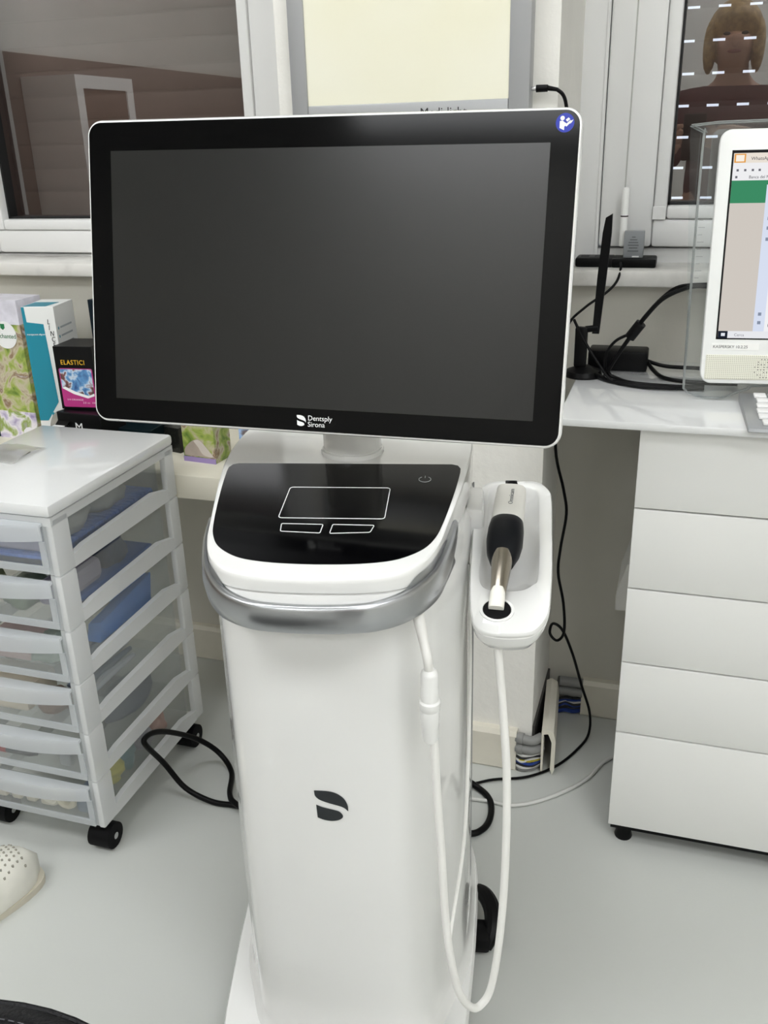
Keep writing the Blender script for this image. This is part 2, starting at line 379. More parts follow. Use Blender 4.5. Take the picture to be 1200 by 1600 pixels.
for i in range(8):
    z = 0.006+0.0045*i
    obj('wire', MB().tube(crom([(-0.116, 1.648, z), (-0.132, 1.642-0.003*random.random(), z+random.uniform(-.003, .003)), (-0.15, 1.641, z+random.uniform(-.002, .004)), (-0.168, 1.63, z)]), 0.0028, 6), [BLUEW, BLUEW, BLKW, BLUEW, BLKW, WHITEW, BLUEW, BLKW][i], t, True)

# ================================================================== SCANNER CART
CART = thing('scanner_cart', (-0.3566, 0.9465, 0), 12.0, 'tall white dental scanner cart with a large black screen and silver handle', 'medical cart')
CM = WM[CART]
def L3(x, y, z): return CM @ Vector((x, y, z))
def half_plan(half, k=5):
    pts = crom([(a, b, 0) for a, b in half], k)
    right = [(p.x, p.y) for p in pts]; left = [(-x, y) for x, y in right[-2:0:-1]]
    return right + left
BODY = half_plan([(0, -.200), (.045, -.199), (.078, -.192), (.107, -.168), (.126, -.122), (.1475, -.055), (.1545, .05), (.153, .14), (.140, .185), (.10, .20), (0, .20)])
HOOD = half_plan([(0, -.236), (.04, -.2345), (.07, -.229), (.093, -.217), (.110, -.193), (.1205, -.160), (.1265, -.125), (.1345, -.075), (.1425, -.02), (.149, .04), (.151, .10), (.143, .165), (.11, .20), (0, .205)])
def offs(loop, d):
    n = len(loop); out = []
    for i in range(n):
        a = Vector(loop[i-1]); b = Vector(loop[(i+1) % n]); t = (b-a)
        if t.length < 1e-9: out.append(loop[i]); continue
        t.normalize(); out.append((loop[i][0]-t.y*d, loop[i][1]+t.x*d))     # inward for counter-clockwise loops
    return out
def zp(y): return 0.764 + (0.105*(y-0.015) if y < 0.015 else 0.02*(y-0.015))
# base foot
BASE = half_plan([(0, -.272), (.09, -.268), (.132, -.245), (.154, -.19), (.164, -.10), (.172, .02), (.173, .12), (.158, .19), (.12, .215), (0, .215)])
b = MB().loft([[(x*.97, y*.97, 0.028) for x, y in BASE], [(x, y, 0.034) for x, y in BASE], [(x, y, 0.052) for x, y in BASE], [(x*.985, y*.985, 0.058) for x, y in BASE], [(x*.5, y*.5, 0.060) for x, y in BASE]])
obj('base', b, WHITE_BASE, CART, True, M=CM @ Matrix.Translation((-.008, 0, 0)))
# column
loops = []
for z, kx, yf, off in ((0.056, 1.0, .0, -.010), (0.064, 1.0, .0, -.004), (0.080, 1.0, .0, 0), (0.16, 1.0, .0, 0), (0.30, 1.0, .0, 0), (0.45, .995, 0, 0), (0.60, .992, 0, 0), (0.70, .99, 0, 0), (0.712, .98, 0, .004)):
    loops.append([(x*kx-.0015, y, z) for x, y in offs(BODY, off)])
obj('column', MB().loft(loops), WHITE_GLOSS, CART, True, M=CM)
# side seam strip on the right flank and the small screw cap
# hood with the sloping top
inner = offs(HOOD, 0.004)
loops = [[(x, y, 0.688) for x, y in offs(HOOD, 0.012)], [(lambda f_: (a[0]*(1-f_)+b_[0]*f_, a[1]*(1-f_)+b_[1]*f_, 0.699))(max(0, min(1, (a[1]+.224)/.03))) for a, b_ in zip(offs(HOOD, -0.006), offs(HOOD, 0.010))], [(x, y, 0.7190) for x, y in offs(HOOD, 0.001)], [(x, y, 0.7200) for x, y in offs(HOOD, 0.0035)], [(x, y, 0.7212) for x, y in offs(HOOD, 0.0035)], [(x, y, 0.7222) for x, y in offs(HOOD, 0.0003)],
         [(x, y, zp(y)-0.006) for x, y in HOOD], [(x, y, zp(y)-0.002) for x, y in offs(HOOD, 0.0006)], [(x, y, zp(y)-0.0004) for x, y in offs(HOOD, 0.0022)], [(x, y, zp(y)) for x, y in offs(HOOD, 0.0045)]]
hb = MB().loft(loops, True, False)
ring = loops[-1]; n = len(ring); h = n//2
# top surface: strips across from right to left half
for i in range(h):
    a, b_, c_, d_ = ring[i], ring[i+1], ring[(n-i-1) % n], ring[(n-i) % n]
    if i == 0: hb.add([a, b_, c_], [[0, 1, 2]])
    else: hb.add([a, b_, c_, d_], [[0, 1, 2, 3]])
obj('hood', hb, WHITE_GLOSS, CART, True, M=CM, weld=True)
# black control glass
right = [(p.x, p.y) for p in crom([(0, -.2105, 0), (.035, -.209, 0), (.065, -.204, 0), (.085, -.1955, 0), (.104, -.178, 0), (.115, -.155, 0), (.121, -.128, 0), (.127, -.09, 0), (.133, -.045, 0), (.1370, -.006, 0)], 4)][1:] + [(.1372, .004), (.134, .012), (.127, .0155)]
outl = [(0, -.2105)] + right + [(-x, y) for x, y in right[::-1]]
g = MB().loft([[(x, y, zp(y)-0.002) for x, y in outl], [(x, y, zp(y)+0.0006) for x, y in outl]])
CP = obj('control_panel', g, GLASSBLACK, CART, M=CM, label='black glass control panel with touchpad outline')
def outline(name, pts, r=0.0005):
    m = MB().tube([(x, y, zp(y)+0.0008) for x, y in pts+[pts[0], pts[1]]], r, 6)
    return obj(name, m, PRINTWHITE, CP, M=CM)
outline('touchpad_outline', rrect(-.0535, .0598, -.1192, -.0473, 0.004, 4))
def rpoly(pts, r, seg=4):
    out = []; n = len(pts)
    for i in range(n):
        p = Vector(pts[i]); a = (Vector(pts[i-1])-p).normalized(); b = (Vector(pts[(i+1) % n])-p).normalized()
        for k in range(seg+1):
            t = k/seg; q0 = p+a*r; q1 = p+b*r
            out.append(tuple((1-t)**2*q0 + 2*t*(1-t)*p + t*t*q1))
    return out
outline('button_outline', rpoly([(-.0475, -.1316), (-.0033, -.1325), (-.0039, -.1507), (-.0457, -.1478)], 0.002))
outline('button_outline', rpoly([(.0068, -.1323), (.0505, -.1332), (.0475, -.148), (.0061, -.1511)], 0.002))
pc = [( .0973+.0068*math.cos(rad(a)), -.0251+.0068*math.sin(rad(a))) for a in range(125, 416, 10)]
m = MB().tube([(x, y, zp(y)+0.0008) for x, y in pc], 0.0004, 6).tube([(.0973, -.0215, zp(-.0215)+.0008), (.0973, -.0165, zp(-.0165)+.0008)], 0.0004, 6)
obj('power_symbol', m, PRINTGREY, CP, M=CM)
# silver handle: a bar that wraps round the front
HP = [(0, -.256, .717, .686), (.035, -.254, .7172, .686), (.065, -.247, .718, .686), (.095, -.226, .721, .6865), (.1185, -.189, .7265, .689), (.1295, -.150, .733, .697), (.1345, -.120, .7385, .711), (.1358, -.098, .742, .735)]
def hsec(p, q):
    tx, ty = q[0]-p[0], q[1]-p[1]; l = math.hypot(tx, ty); nx, ny = ty/l, -tx/l     # outward
    return nx, ny
hp = crom([(a, b) + ((c,)) for a, b, c, d in HP], 6); hb_ = crom([(a, b, d) for a, b, c, d in HP], 6)
loops = []; full = []
for i in range(len(hp)-1, 0, -1): full.append((-hp[i].x, hp[i].y, hp[i].z, hb_[i].z))
for i in range(len(hp)): full.append((hp[i].x, hp[i].y, hp[i].z, hb_[i].z))
for i, (x, y, zt, zb) in enumerate(full):
    p, q = full[max(i-1, 0)], full[min(i+1, len(full)-1)]
    nx, ny = hsec(p, q); th = 0.011*min(1.0, (zt-zb)/0.028 + 0.25); hh = zt-zb; e = min(0.004, hh*0.3)
    sec = [(0.0, zt-e*1.2), (-0.001, zt-e*0.4), (-0.003, zt), (-th+0.002, zt-0.001), (-th, zt-e), (-th, zb+e), (-th+0.003, zb), (-0.005, zb+0.0005), (-0.0015, zb+e*0.8), (0.0008, zb+hh*0.45)]
    loops.append([(x+nx*o, y+ny*o, z) for o, z in sec])
HANDLE = obj('handle', MB().loft(loops), SILVER, CART, True, M=CM, label='satin silver wraparound handle', ang=50)
for sgn in (-1, 1):       # cupped ends of the handle, rising against the hood under its rim
    o1, o2, o3 = offs(HOOD, -0.0008), offs(HOOD, -0.0020), offs(HOOD, -0.0060)
    ids = [i for i in range(len(HOOD)//2) if HOOD[i][0] >= .083 and HOOD[i][1] <= -.112]
    rows = []
    for q, i in enumerate(ids):
        t = q/(len(ids)-1); zt = .709 + (zp(HOOD[i][1])-.0085-.709)*min(1, t*5)**.45*(1-.25*max(0, t-.75)/.25)
        rows.append([(sgn*o1[i][0], o1[i][1], zt), (sgn*o1[i][0], o1[i][1], zt*.7+.708*.3), (sgn*o2[i][0], o2[i][1], zt*.35+.706*.65), (sgn*o3[i][0], o3[i][1], .704), (sgn*o3[i][0], o3[i][1], .700)])
    obj('handle_cup', MB().loft(rows, False, False, closed=False), SILVER, HANDLE, True, M=CM, ang=70)
# emblem: two leaf shapes like a folded letter
def emblem(name, M, size, m, parent, depth=0.0006):
    top = [(0, 0)] + [(p.x, p.y) for p in crom([(0, 0, 0), (22, -0.5, 0), (36, -5, 0), (46, -14, 0), (51, -26, 0), (51.5, -37, 0)], 5)][1:] + [(p.x, p.y) for p in crom([(51.5, -37, 0), (47, -32, 0), (40, -28, 0), (20, -22, 0), (8, -17, 0), (2.5, -12, 0), (.5, -8, 0)], 5)][1:]
    bot = [(2, -27)] + [(p.x, p.y) for p in crom([(2, -27, 0), (12, -31.5, 0), (30, -36, 0), (38, -39, 0), (42.5, -45, 0), (42, -50, 0), (35, -55, 0), (24, -57, 0), (12, -55, 0), (3, -51, 0)], 5)][1:]
    k = size/57.0
    obj(name, MB().prism([((x-25)*k, (y+28.5)*k) for x, y in top], 0, depth, M=M).prism([((x-25)*k, (y+28.5)*k) for x, y in bot], 0, depth, M=M), m, parent)
emblem('emblem', CM @ frame((0.0, -0.2004, 0.4415), (1, 0, 0), (0, -1, 0)), 0.0405, PRINTDARK, CART)
# flank details
obj('flank_seam', MB().tube([(.1535, .085, z) for z in (.08, .30, .70)], 0.0012, 6).tube([(.1525, .13, z) for z in (.08, .30, .70)], 0.0012, 6), mat('grey_seam', '8F9090', rough=0.5), CART, M=CM)
# neck of the screen
nb = MB(); nx, ny = 0.004, 0.062
nb.lathe([(.0385, .762), (.0385, .768), (.0378, .7695), (.0362, .770), (.0362, .7712), (.0355, .772), (.0355, .87), (.033, .874), (.001, .876)], 40, M=CM @ Matrix.Translation((nx, ny, 0)))
NECK = obj('neck', nb, WHITE_GLOSS, CART, True)
# ---- screen
TL = Vector((-.6373, .9451, 1.147)); rv = Vector((.9993, .0374, -.0066)); dv = Vector((0, -.2, -.98))
nv = rv.cross(-dv).normalized()              # out of the screen toward the user
MON = frame((0, 0, 0), rv, nv); MW, MH = .536, .329
upv = MON.to_3x3() @ Vector((0, 1, 0))
ctr = TL + rv.normalized()*(MW/2) - upv*(MH/2)
MON = Matrix.Translation(ctr) @ MON
o0 = rrect(-MW/2, MW/2, -MH/2, MH/2, 0.017, 8)
def ins(d): return rrect(-MW/2+d, MW/2-d, -MH/2+d, MH/2-d, max(0.003, 0.017-d), 8)
mb = MB().loft([[(x*.9, y*.86, -.036) for x, y in o0], [(x*.975, y*.96, -.030) for x, y in o0], [(x, y, -.014) for x, y in ins(0)], [(x, y, -.003) for x, y in ins(0)], [(x, y, -.0006) for x, y in ins(0.0012)], [(x, y, 0) for x, y in ins(0.0028)]])
SCR = obj('monitor', mb, WHITE_GLOSS, CART, True, M=MON, label='large tilted screen, switched off, in a thin white casing')
ax0, ax1, ay0, ay1 = -.2385, .2385, -.1370, .1320
gl = MB().loft([[(x, y, .0001) for x, y in ins(0.0028)], [(x, y, .0008) for x, y in ins(0.0032)]])
obj('bezel_glass', gl, GLASSBLACK, SCR, M=MON)
obj('display', MB().box(ax0, ax1, ay0, ay1, .0006, .0011), SCREENOFF, SCR, M=MON)
# lettering under the display
emblem('emblem', MON @ Matrix.Translation((-.0125, -.1505, .0008)), 0.0118, PRINTWHITE, SCR, 0.0002)
text('lettering', 'Dentsply', 0.0078, MON @ Matrix.Translation((-.0050, -.1498, .0008)), PRINTWHITE, SCR)
text('lettering', 'Sirona', 0.0078, MON @ Matrix.Translation((-.0050, -.1566, .0008)), PRINTWHITE, SCR)
# round blue manual sticker
SM = MON @ Matrix.Translation((.2510, .1497, .0008))
STK = obj('manual_sticker', MB().prism([(.0088*math.cos(2*PI*k/32), .0088*math.sin(2*PI*k/32)) for k in range(32)], 0, .0002), mat('blue_sticker', '1A2EA8', rough=0.35), SCR, M=SM)
k = .00052
def sp(poly): return [(x*k, y*k) for x, y in poly]
pm = MB()
pm.prism(sp([(-5+4*math.cos(a*PI/8), 8+4*math.sin(a*PI/8)) for a in range(16)]), .0002, .0004)
pm.prism(sp([(-9.5, 3), (-4, 3.5), (1, -1), (1, -5), (-1, -7), (-1, -13), (-9.5, -9)]), .0002, .0004)
pm.prism(sp([(-3, -2), (3, -7), (12, 2), (9.5, 4.5), (3, -1.5), (-1, 1)]), .0002, .0004)
pm.prism(sp([(1, 5), (6, 9), (9, 6), (4, 1.5)]), .0002, .0004); pm.prism(sp([(7, 2), (15, 5), (11, -1), (8, -2)]), .0002, .0004)
obj('pictogram', pm, PRINTWHITE, STK, M=SM)
# hinge between neck and screen
npos = CM @ Vector((nx, ny, .85)); bk = MON @ Vector((0, -.05, -.034))
obj('hinge_arm', MB().tube([npos, npos.lerp(bk, .5), bk], [.033, .032, .034], 20), WHITE_GLOSS, CART, True)
# casters
for x, y in ((-.135, -.2), (.135, -.2), (-.14, .15), (.150, .085)):
    cst = obj('caster', MB().cyl((x-.012, y, .024), .0238, .024, 20, axis='x', M=CM), BLACK, CART, True)
    obj('caster_bracket', MB().box(x-.016, x+.016, y-.014, y+.02, .024, .045, r=.004, M=CM), BLACK, cst, True)
# brake pedal of the right hand caster
pp = crom([(.155, .092, .040), (.172, .086, .046), (.186, .058, .044), (.187, .028, .030), (.178, .010, .014)], 5)
obj('brake_pedal', MB().tube(pp, [.008+.005*math.sin(PI*i/(len(pp)-1)) for i in range(len(pp))], 10, M=CM).box(.150, .184, .004, .046, .008, .036, M=CM, r=.006), BLACK, CART, True, label='black caster brake pedal')

# ---- cradle for the handpiece
S0 = 0.267
TM = CM @ frame((.196, -.0346, .6766), (1, 0, 0), (0, -S0, 1))   # tray frame, local y runs up the slope
def tloop(pts, k=4): return [(p.x, p.y) for p in crom([(a, b, 0) for a, b in pts], k, True)]
OUT = tloop([(.036, -.105), (.041, -.075), (.046, -.02), (.050, .05), (.053, .108), (.048, .128), (.036, .140), (.012, .1405), (-.012, .1405), (-.026, .136), (-.036, .118), (-.043, .06), (-.0455, 0), (-.047, -.06), (-.045, -.105), (-.037, -.127), (-.018, -.134), (.004, -.134), (.022, -.128)])
INN = tloop([(.022, -.055), (.028, -.045), (.032, 0), (.034, .05), (.036, .09), (.036, .112), (.030, .124), (.010, .129), (-.006, .129), (-.018, .124), (-.025, .110), (-.029, .06), (-.033, 0), (-.036, -.035), (-.034, -.055), (-.026, -.064), (-.012, -.066), (.002, -.066), (.013, -.063)])
def tz(l, z, kx=1, ky=1): return [(x*kx, y*ky, z) for x, y in l]
flo = [(x*.62-.002, y*.82+.012) for x, y in INN]
tray = MB().loft([tz(OUT, -.034, .55, .85), tz(OUT, -.030, .80, .95), tz(OUT, -.018, .96, .99), tz(OUT, -.007, .995, 1), tz(OUT, -.0065, .985, .995), tz(OUT, -.0055, .985, .995), tz(OUT, -.005, 1, 1), tz(OUT, -.002, .995, 1), tz(OUT, 0, .97, .99), tz(INN, 0, 1.05, 1.03), tz(INN, -.002), tz(INN, -.010, .93, .97), [(x, y, -.020) for x, y in flo], [(x*.6, y*.9, -.022) for x, y in flo]])
CR = obj('cradle', tray, WHITE_GLOSS, CART, True, M=TM, ang=55, label='white sloping cradle for the handpiece')
hx_, hy_ = -.0175, -.0985
obj('warming_socket', MB().lathe([(.0185, -.001), (.0185, .0012), (.0155, .0016), (.0148, .0002)], 28, M=TM @ Matrix.Translation((hx_, hy_, 0))), WHITE_GLOSS, CR, True)
obj('socket_insert', MB().lathe([(.0148, .0004), (.0148, .0018), (.0135, .0019)], 28, M=TM @ Matrix.Translation((hx_, hy_, 0))), BLACKMATTE, CR, True)
obj('cradle_bracket', MB().box(.128, .165, .005, .085, .655, .712, r=.006, M=CM), WHITE_GLOSS, CART, True)
obj('cable_notch', MB().box(-.004, .012, .122, .142, -.006, .0006, M=TM, r=.002), DARKGAP, CR)

# ---- handpiece lying in the cradle
A = CM @ Vector((.1985, .046, .7205)); B = CM @ Vector((.1775, -.131, .6565))
HPC = thing('scanner_handpiece', CM @ Vector((.19, -.03, .67)), 12.0, 'white intraoral scanner handpiece with black collar and steel tube in the cradle', 'scanner')
HM = frame(A, (B-A).normalized(), (0, 0, 1)); LN = .2126; HM = HM @ Matrix.Diagonal(((B-A).length/.2126, 1, 1, 1))
def sq(w, h, x, zo, n=28, e=3.2):
    out = []
    for k in range(n):
        a = 2*PI*k/n; c, s_ = math.cos(a), math.sin(a)
        out.append((x, w*abs(c)**(2/e)*(1 if c >= 0 else -1), zo + h*abs(s_)**(2/e)*(1 if s_ >= 0 else -1)))
    return out
# local x runs from the back end to the tip
obj('grip', MB().loft([sq(.014, .010, 0, 0), sq(.0175, .0135, .003, 0), sq(.0185, .0145, .03, 0), sq(.0188, .0150, .062, 0), sq(.0188, .015, .082, 0)]), mat('warm_white_plastic', 'EAE8E2', rough=0.3), HPC, True, M=HM)
obj('collar', MB().loft([sq(.0175, .0150, .068, .002, e=2.4), sq(.0192, .0170, .072, .002, e=2.6), sq(.0205, .0185, .085, .002, e=2.6), sq(.0208, .018, .105, .001, e=2.6), sq(.0185, .015, .124, 0, e=2.4), sq(.0145, .0120, .136, -.001, e=2.2), sq(.0125, .0100, .142, -.002, e=2)]), mat('black_satin_collar', '0D0F13', rough=0.42, spec=0.2), HPC, True, M=HM)
obj('tube', MB().loft([sq(.0118, .0118, .128, .003, e=2), sq(.0116, .0114, .142, .002, e=2), sq(.0098, .0094, .170, .000, e=2.1), sq(.0085, .0075, .192, -.001, e=2.3), sq(.0080, .0065, .200, -.002, e=2.6)]), STEEL, HPC, True, M=HM)
obj('tip', MB().loft([sq(.0060, .0035, .186, .0042, e=2.0), sq(.0080, .0066, .193, .0020, e=2.2), sq(.0084, .0066, .200, -.001, e=2.8), sq(.0084, .0062, LN, -.003, e=3.5), sq(.0078, .0055, LN+.002, -.003, e=3.5)]), mat('ivory_tip', 'F1EFE6', rough=0.3), HPC, True, M=HM)
obj('cable_boot', MB().tube([(-.012, 0, 0), (0, 0, 0)], .007, 14), BLACKMATTE, HPC, True, M=HM)
text('lettering', 'Omnicam', .0078, HM @ frame((.046, .0045, .0148), (-1, 0, 0), (0, 0, 1)), mat('grey_print', '8D8F90', rough=.5), HPC, sx=1.0)

# ---- white scanner cable with its plug
CB = thing('scanner_cable', CM @ Vector((.10, -.21, .10)), 12.0, 'white scanner cable with plug hanging in a long loop beside the cart', 'cable')
def RS(pts): return [CM @ Vector((r+.152, s-1.0, z)) for r, s, z in pts]
c1 = crom(RS([(-.060, .806, .712), (-.055, .802, .692), (-.049, .790, .668), (-.0435, .778, .648), (-.0415, .780, .630)]), 6)
obj('strain_relief', MB().tube(c1[:15], [.0078-.0002*i for i in range(15)], 12), CABLEWHITE, CB, True)
obj('cord', MB().tube(c1, .0048, 12), CABLEWHITE, CB, True)
pl0, pl1 = RS([(-.0415, .780, .632), (-.0375, .783, .545)])
PM = frame(pl0, (1, 0, 0), pl1-pl0); Lp = (pl1-pl0).length
obj('plug', MB().lathe([(.0055, 0), (.0082, .003), (.0088, .006), (.0088, .022), (.0092, .024), (.0092, .036), (.0108, .038), (.0108, .046), (.0094, .048), (.0096, .050), (.0096, .064), (.0088, .066), (.0088, Lp-.006), (.0070, Lp), (.004, Lp+.001)], 24, M=PM), WHITE_BASE, CB, True)
c2 = crom(RS([(-.0375, .783, .548), (-.034, .782, .47), (-.030, .780, .40), (-.026, .775, .32), (-.020, .770, .262), (-.010, .772, .205), (.004, .780, .172), (.016, .79, .165), (.028, .80, .185), (.037, .81, .26), (.041, .82, .36), (.040, .83, .47), (.033, .85, .56), (.027, .86, .62), (.026, .865, .645)]), 8)
obj('cord', MB().tube(c2, .0046, 12), CABLEWHITE, CB, True)
c3 = crom([CM @ Vector(p) for p in ((.1475, -.035, .66), (.1505, -.055, .56), (.150, -.075, .45), (.146, -.115, .33), (.133, -.165, .25), (.129, -.19, .23))], 8)
obj('thin_cord', MB().tube(c3, .0022, 8), CABLEWHITE, CB, True)

# ================================================================== DRAWER TOWER (translucent plastic)
DX0, DX1, DY0, DY1, DZ0, DZ1 = -1.112, -0.841, 1.021, 1.372, 0.056, 0.643
FROST = clear('frosted_plastic', 'FCFDFD', trans=0.34, body='FDFEFE', gloss=0.04, rough=0.22, translucent=0.22)
CLEAR = clear('cloudy_clear_plastic', 'FCFDFD', trans=0.86, body='FAFCFC', gloss=0.04, rough=0.18, translucent=0.5)
LIP = clear('frosted_handle_plastic', 'FAFCFE', trans=0.52, body='FAFCFE', gloss=0.05, rough=0.22, translucent=0.40)
T = thing('drawer_tower', ((DX0+DX1)/2, (DY0+DY1)/2, 0), 0, 'translucent white plastic tower of six drawers on black casters', 'drawer unit')
NT = 6; TH = (DZ1-0.022-DZ0)/NT
fx_ = 0.040
# lid
obj('lid', MB().box(DX0-.002, DX1+.002, DY0-.004, DY1+.002, DZ1-.020, DZ1, r=.006), clear('glossy_white_lid', 'FCFDFD', trans=.10, body='FDFEFE', gloss=.07, rough=.06, translucent=.12, fres=True), T, True)
obj('lid_apron', MB().box(DX0, DX1, DY0-.001, DY1, DZ1-.034, DZ1-.0205), FROST, T)
for k in range(NT):
    z0 = DZ0 + k*TH; z1 = z0+TH-.001
    tp = 0.002
    for sx in (0, 1):
        fr = MB()
        xa, xb = (DX0, DX0+.012) if sx == 0 else (DX1-.012, DX1)
        fr.box(xa, xb, DY0, DY0+fx_, z0, z1, r=.003)                 # front post
        fr.box(xa, xb, DY1-.030, DY1, z0, z1, r=.003)                # rear post
        P = [(DY0+fx_-.004, z0), (DY1-.026, z0), (DY1-.026, z0+.020), (DY1-.075, z0+.031), (DY0+fx_+.03, z0+.026), (DY0+fx_-.004, z0+.020)]
        fr.loft([[(xa+.001, p[0], p[1]) for p in P], [(xb-.001, p[0], p[1]) for p in P]])
        xc = DX0+.012 if sx == 0 else DX1-.020
        fr.box(xc-.001, xc+.009, DY0+.004, DY0+.014, z0, z1)
        obj('side_frame', fr, FROST, T, True)
    bkp = MB().box(DX0+.012, DX1-.012, DY1-.006, DY1-.003, z0, z1)           # back
    obj('back_panel', bkp, CLEAR, T)
    dx0, dx1 = DX0+.014, DX1-.014; dz0, dz1 = z0+.006, z1-.005
    d = MB()
    d.box(dx0, dx1, DY0-.004, DY0-.002, dz0, dz1)                     # front
    d.box(dx0+.006, dx0+.008, DY0-.002, DY1-.03, dz0+.004, dz1-.012); d.box(dx1-.008, dx1-.006, DY0-.002, DY1-.03, dz0+.004, dz1-.012)
    d.box(dx0+.008, dx1-.008, DY1-.032, DY1-.030, dz0+.004, dz1-.012); d.box(dx0+.008, dx1-.008, DY0-.002, DY1-.032, dz0+.002, dz0+.004)
    DR = obj('drawer', d, CLEAR, T)
    lp = []
    nseg = 14
    for i in range(nseg+1):
        u = i/nseg; x = dx0 + (dx1-dx0)*u; bow = .006 + .016*math.sin(PI*u)**.8; drop = .026 + .004*math.sin(PI*u)
        lp.append([(x, DY0-.004, dz1), (x, DY0-.004-bow, dz1-.001), (x, DY0-.006-bow, dz1-.006), (x, DY0-.005-bow*.85, dz1-drop), (x, DY0-.003-bow*.85, dz1-drop), (x, DY0-.003-bow*.9, dz1-.006), (x, DY0-.004, dz1-.004)])
    obj('drawer_handle', MB().loft(lp), LIP, DR, True, ang=50)
    obj('drawer_rim', MB().box(dx0, dx1, DY0-.006, DY0-.002, dz0, dz0+.012, r=.001).box(dx0, dx0+.010, DY0-.006, DY0-.002, dz0+.012, dz1-.03, r=.001).box(dx1-.010, dx1, DY0-.006, DY0-.002, dz0+.012, dz1-.03, r=.001), LIP, DR)
for x, y in ((DX0+.035, DY0+.03), (DX1-.020, DY0+.022), (DX0+.035, DY1-.04), (DX1-.020, DY1-.036)):
    CA = obj('caster', MB().cyl((x-.020, y, .0235), .0230, .040, 22, axis='x').cyl((x-.004, y-.004, .044), .010, .014, 12), BLACKMATTE, T, True)
    obj('axle_cap', MB().cyl((x+.020, y, .0235), .006, .002, 12, axis='x'), CHROME, CA)
    obj('axle_cap', MB().cyl((x-.022, y, .0235), .006, .002, 12, axis='x'), CHROME, CA)

# ---- things kept in the drawers
def dz(k): return DZ0 + (5-k)*TH + .0115       # k = 0 top drawer
def lump(c, r, seed, m, name, label, cat, group=None, amp=.35):
    bm = bmesh.new(); bmesh.ops.create_icosphere(bm, subdivisions=3, radius=1)
    for v in bm.verts:
        q = 1 + amp*noise.noise(v.co*1.7 + Vector((seed, seed*2, 0)))+amp*.4*noise.noise(v.co*4+Vector((seed, 0, 0)))
        v.co = Vector((v.co.x*r[0]*q, v.co.y*r[1]*q, max(v.co.z*r[2]*q, -r[2]*.75)))
    mb = MB(); bm.verts.index_update(); mb.add([v.co.copy() for v in bm.verts], [[v.index for v in f.verts] for f in bm.faces]); bm.free()
    lo = min(p.z for p in mb.v)
    mb.v = [p + Vector(c) - Vector((0, 0, lo)) for p in mb.v]
    return obj(name, mb, m, smooth=True, label=label, cat=cat, group=group, ang=80)
BAG = clear('clear_bag_film', 'F4F4F2', trans=.35, body='DADCDA', gloss=.16, rough=.15)
BLUECLOTH = mat('blue_ribbed_mat', '4A74C4', rough=.6, var=.15, vscale=90)
def ribbed(x0, x1, y0, y1, z, h, n=26):
    m = MB(); 
    for i in range(n):
        a = y0+(y1-y0)*i/n; m.box(x0, x1, a, a+(y1-y0)/n*.8, z, z+h)
    return m.box(x0, x1, y0, y1, z, z+h*.7)
xL, xR, yF, yB = DX0+.026, DX1-.026, DY0+.006, DY1-.04
obj('ribbed_mat', ribbed(xL, xR, yF, yB, dz(0), .016), BLUECLOTH, label='blue ribbed mat lining the top plastic drawer', cat='mat')
lump((xR-.028, yF+.085, dz(0)+.018), (.030, .055, .026), 1, BAG, 'plastic_bag', 'clear crumpled bag on the blue mat, nearer the drawer front', 'bag')
lump((xR-.032, yF+.20, dz(0)+.018), (.028, .05, .026), 2, BAG, 'plastic_bag', 'clear crumpled bag on the blue mat, at the drawer back', 'bag')
obj('paper_sheet', MB().box(xL+.03, xR-.01, yF+.01, yF+.05, dz(0)+.018, dz(0)+.045, r=.004), mat('mauve_paper', 'A9A6B8', rough=.6), label='mauve packet on the blue mat in the top drawer', cat='packet')
obj('blue_cloth', MB().box(xR-.10, xR-.002, yF+.06, yB-.02, dz(1), dz(1)+.010, r=.003), mat('blue_fabric', '3F66A6', rough=.7), label='folded blue cloth in the second drawer', cat='cloth')
obj('mauve_pouch', MB().box(xR-.05, xR-.004, yF+.02, yF+.14, dz(1)+.011, dz(1)+.052, r=.012), mat('mauve_pouch_vinyl', '8E8798', rough=.5), label='mauve pouch in the second drawer', cat='pouch')
lump((xR-.03, yF+.19, dz(1)+.011), (.026, .035, .036), 3, mat('navy_fabric', '3C4658', rough=.7), 'navy_bag', 'dark navy bag at the back of the second drawer', 'bag')
lump((xR-.092, yF+.05, dz(1)), (.040, .036, .026), 4, mat('green_grey_film', '7F8C78', rough=.3), 'green_packet', 'grey green bag of supplies behind the second drawer front', 'bag')
lump((xL+.035, yF+.06, dz(1)), (.025, .045, .026), 5, mat('olive_film', 'A3A878', rough=.3), 'olive_packet', 'olive packet at the left of the second drawer', 'bag')
m = MB().loft([[(xR-.004, yF+.10, dz(2)+.001), (xR-.004, yF+.26, dz(2)+.001), (xR-.004, yF+.27, dz(2)+.052), (xR-.004, yF+.11, dz(2)+.034)], [(xR-.03, yF+.10, dz(2)+.001), (xR-.03, yF+.26, dz(2)+.001), (xR-.03, yF+.27, dz(2)+.045), (xR-.03, yF+.11, dz(2)+.028)]])
obj('blue_folder', m, mat('blue_folder_card', '3D78C2', rough=.5), label='bright blue folder standing in the third drawer', cat='folder')
lump((xR-.05, yF+.245, dz(2)), (.026, .03, .034), 6, mat('sky_blue_film', '6C96C8', rough=.4), 'blue_pouch', 'pale blue pouch at the back of the third drawer', 'bag')
lump((xR-.05, yF+.05, dz(2)), (.035, .04, .024), 7, mat('sage_film', '98A39A', rough=.35), 'sage_packet', 'sage grey packet near the front of the third drawer', 'bag')
obj('pink_paper', MB().box(xL+.02, xR-.06, yF+.02, yF+.12, dz(2), dz(2)+.012, r=.003), mat('blush_paper', 'CDB6B4', rough=.6), label='blush paper wad in the third drawer front', cat='paper')
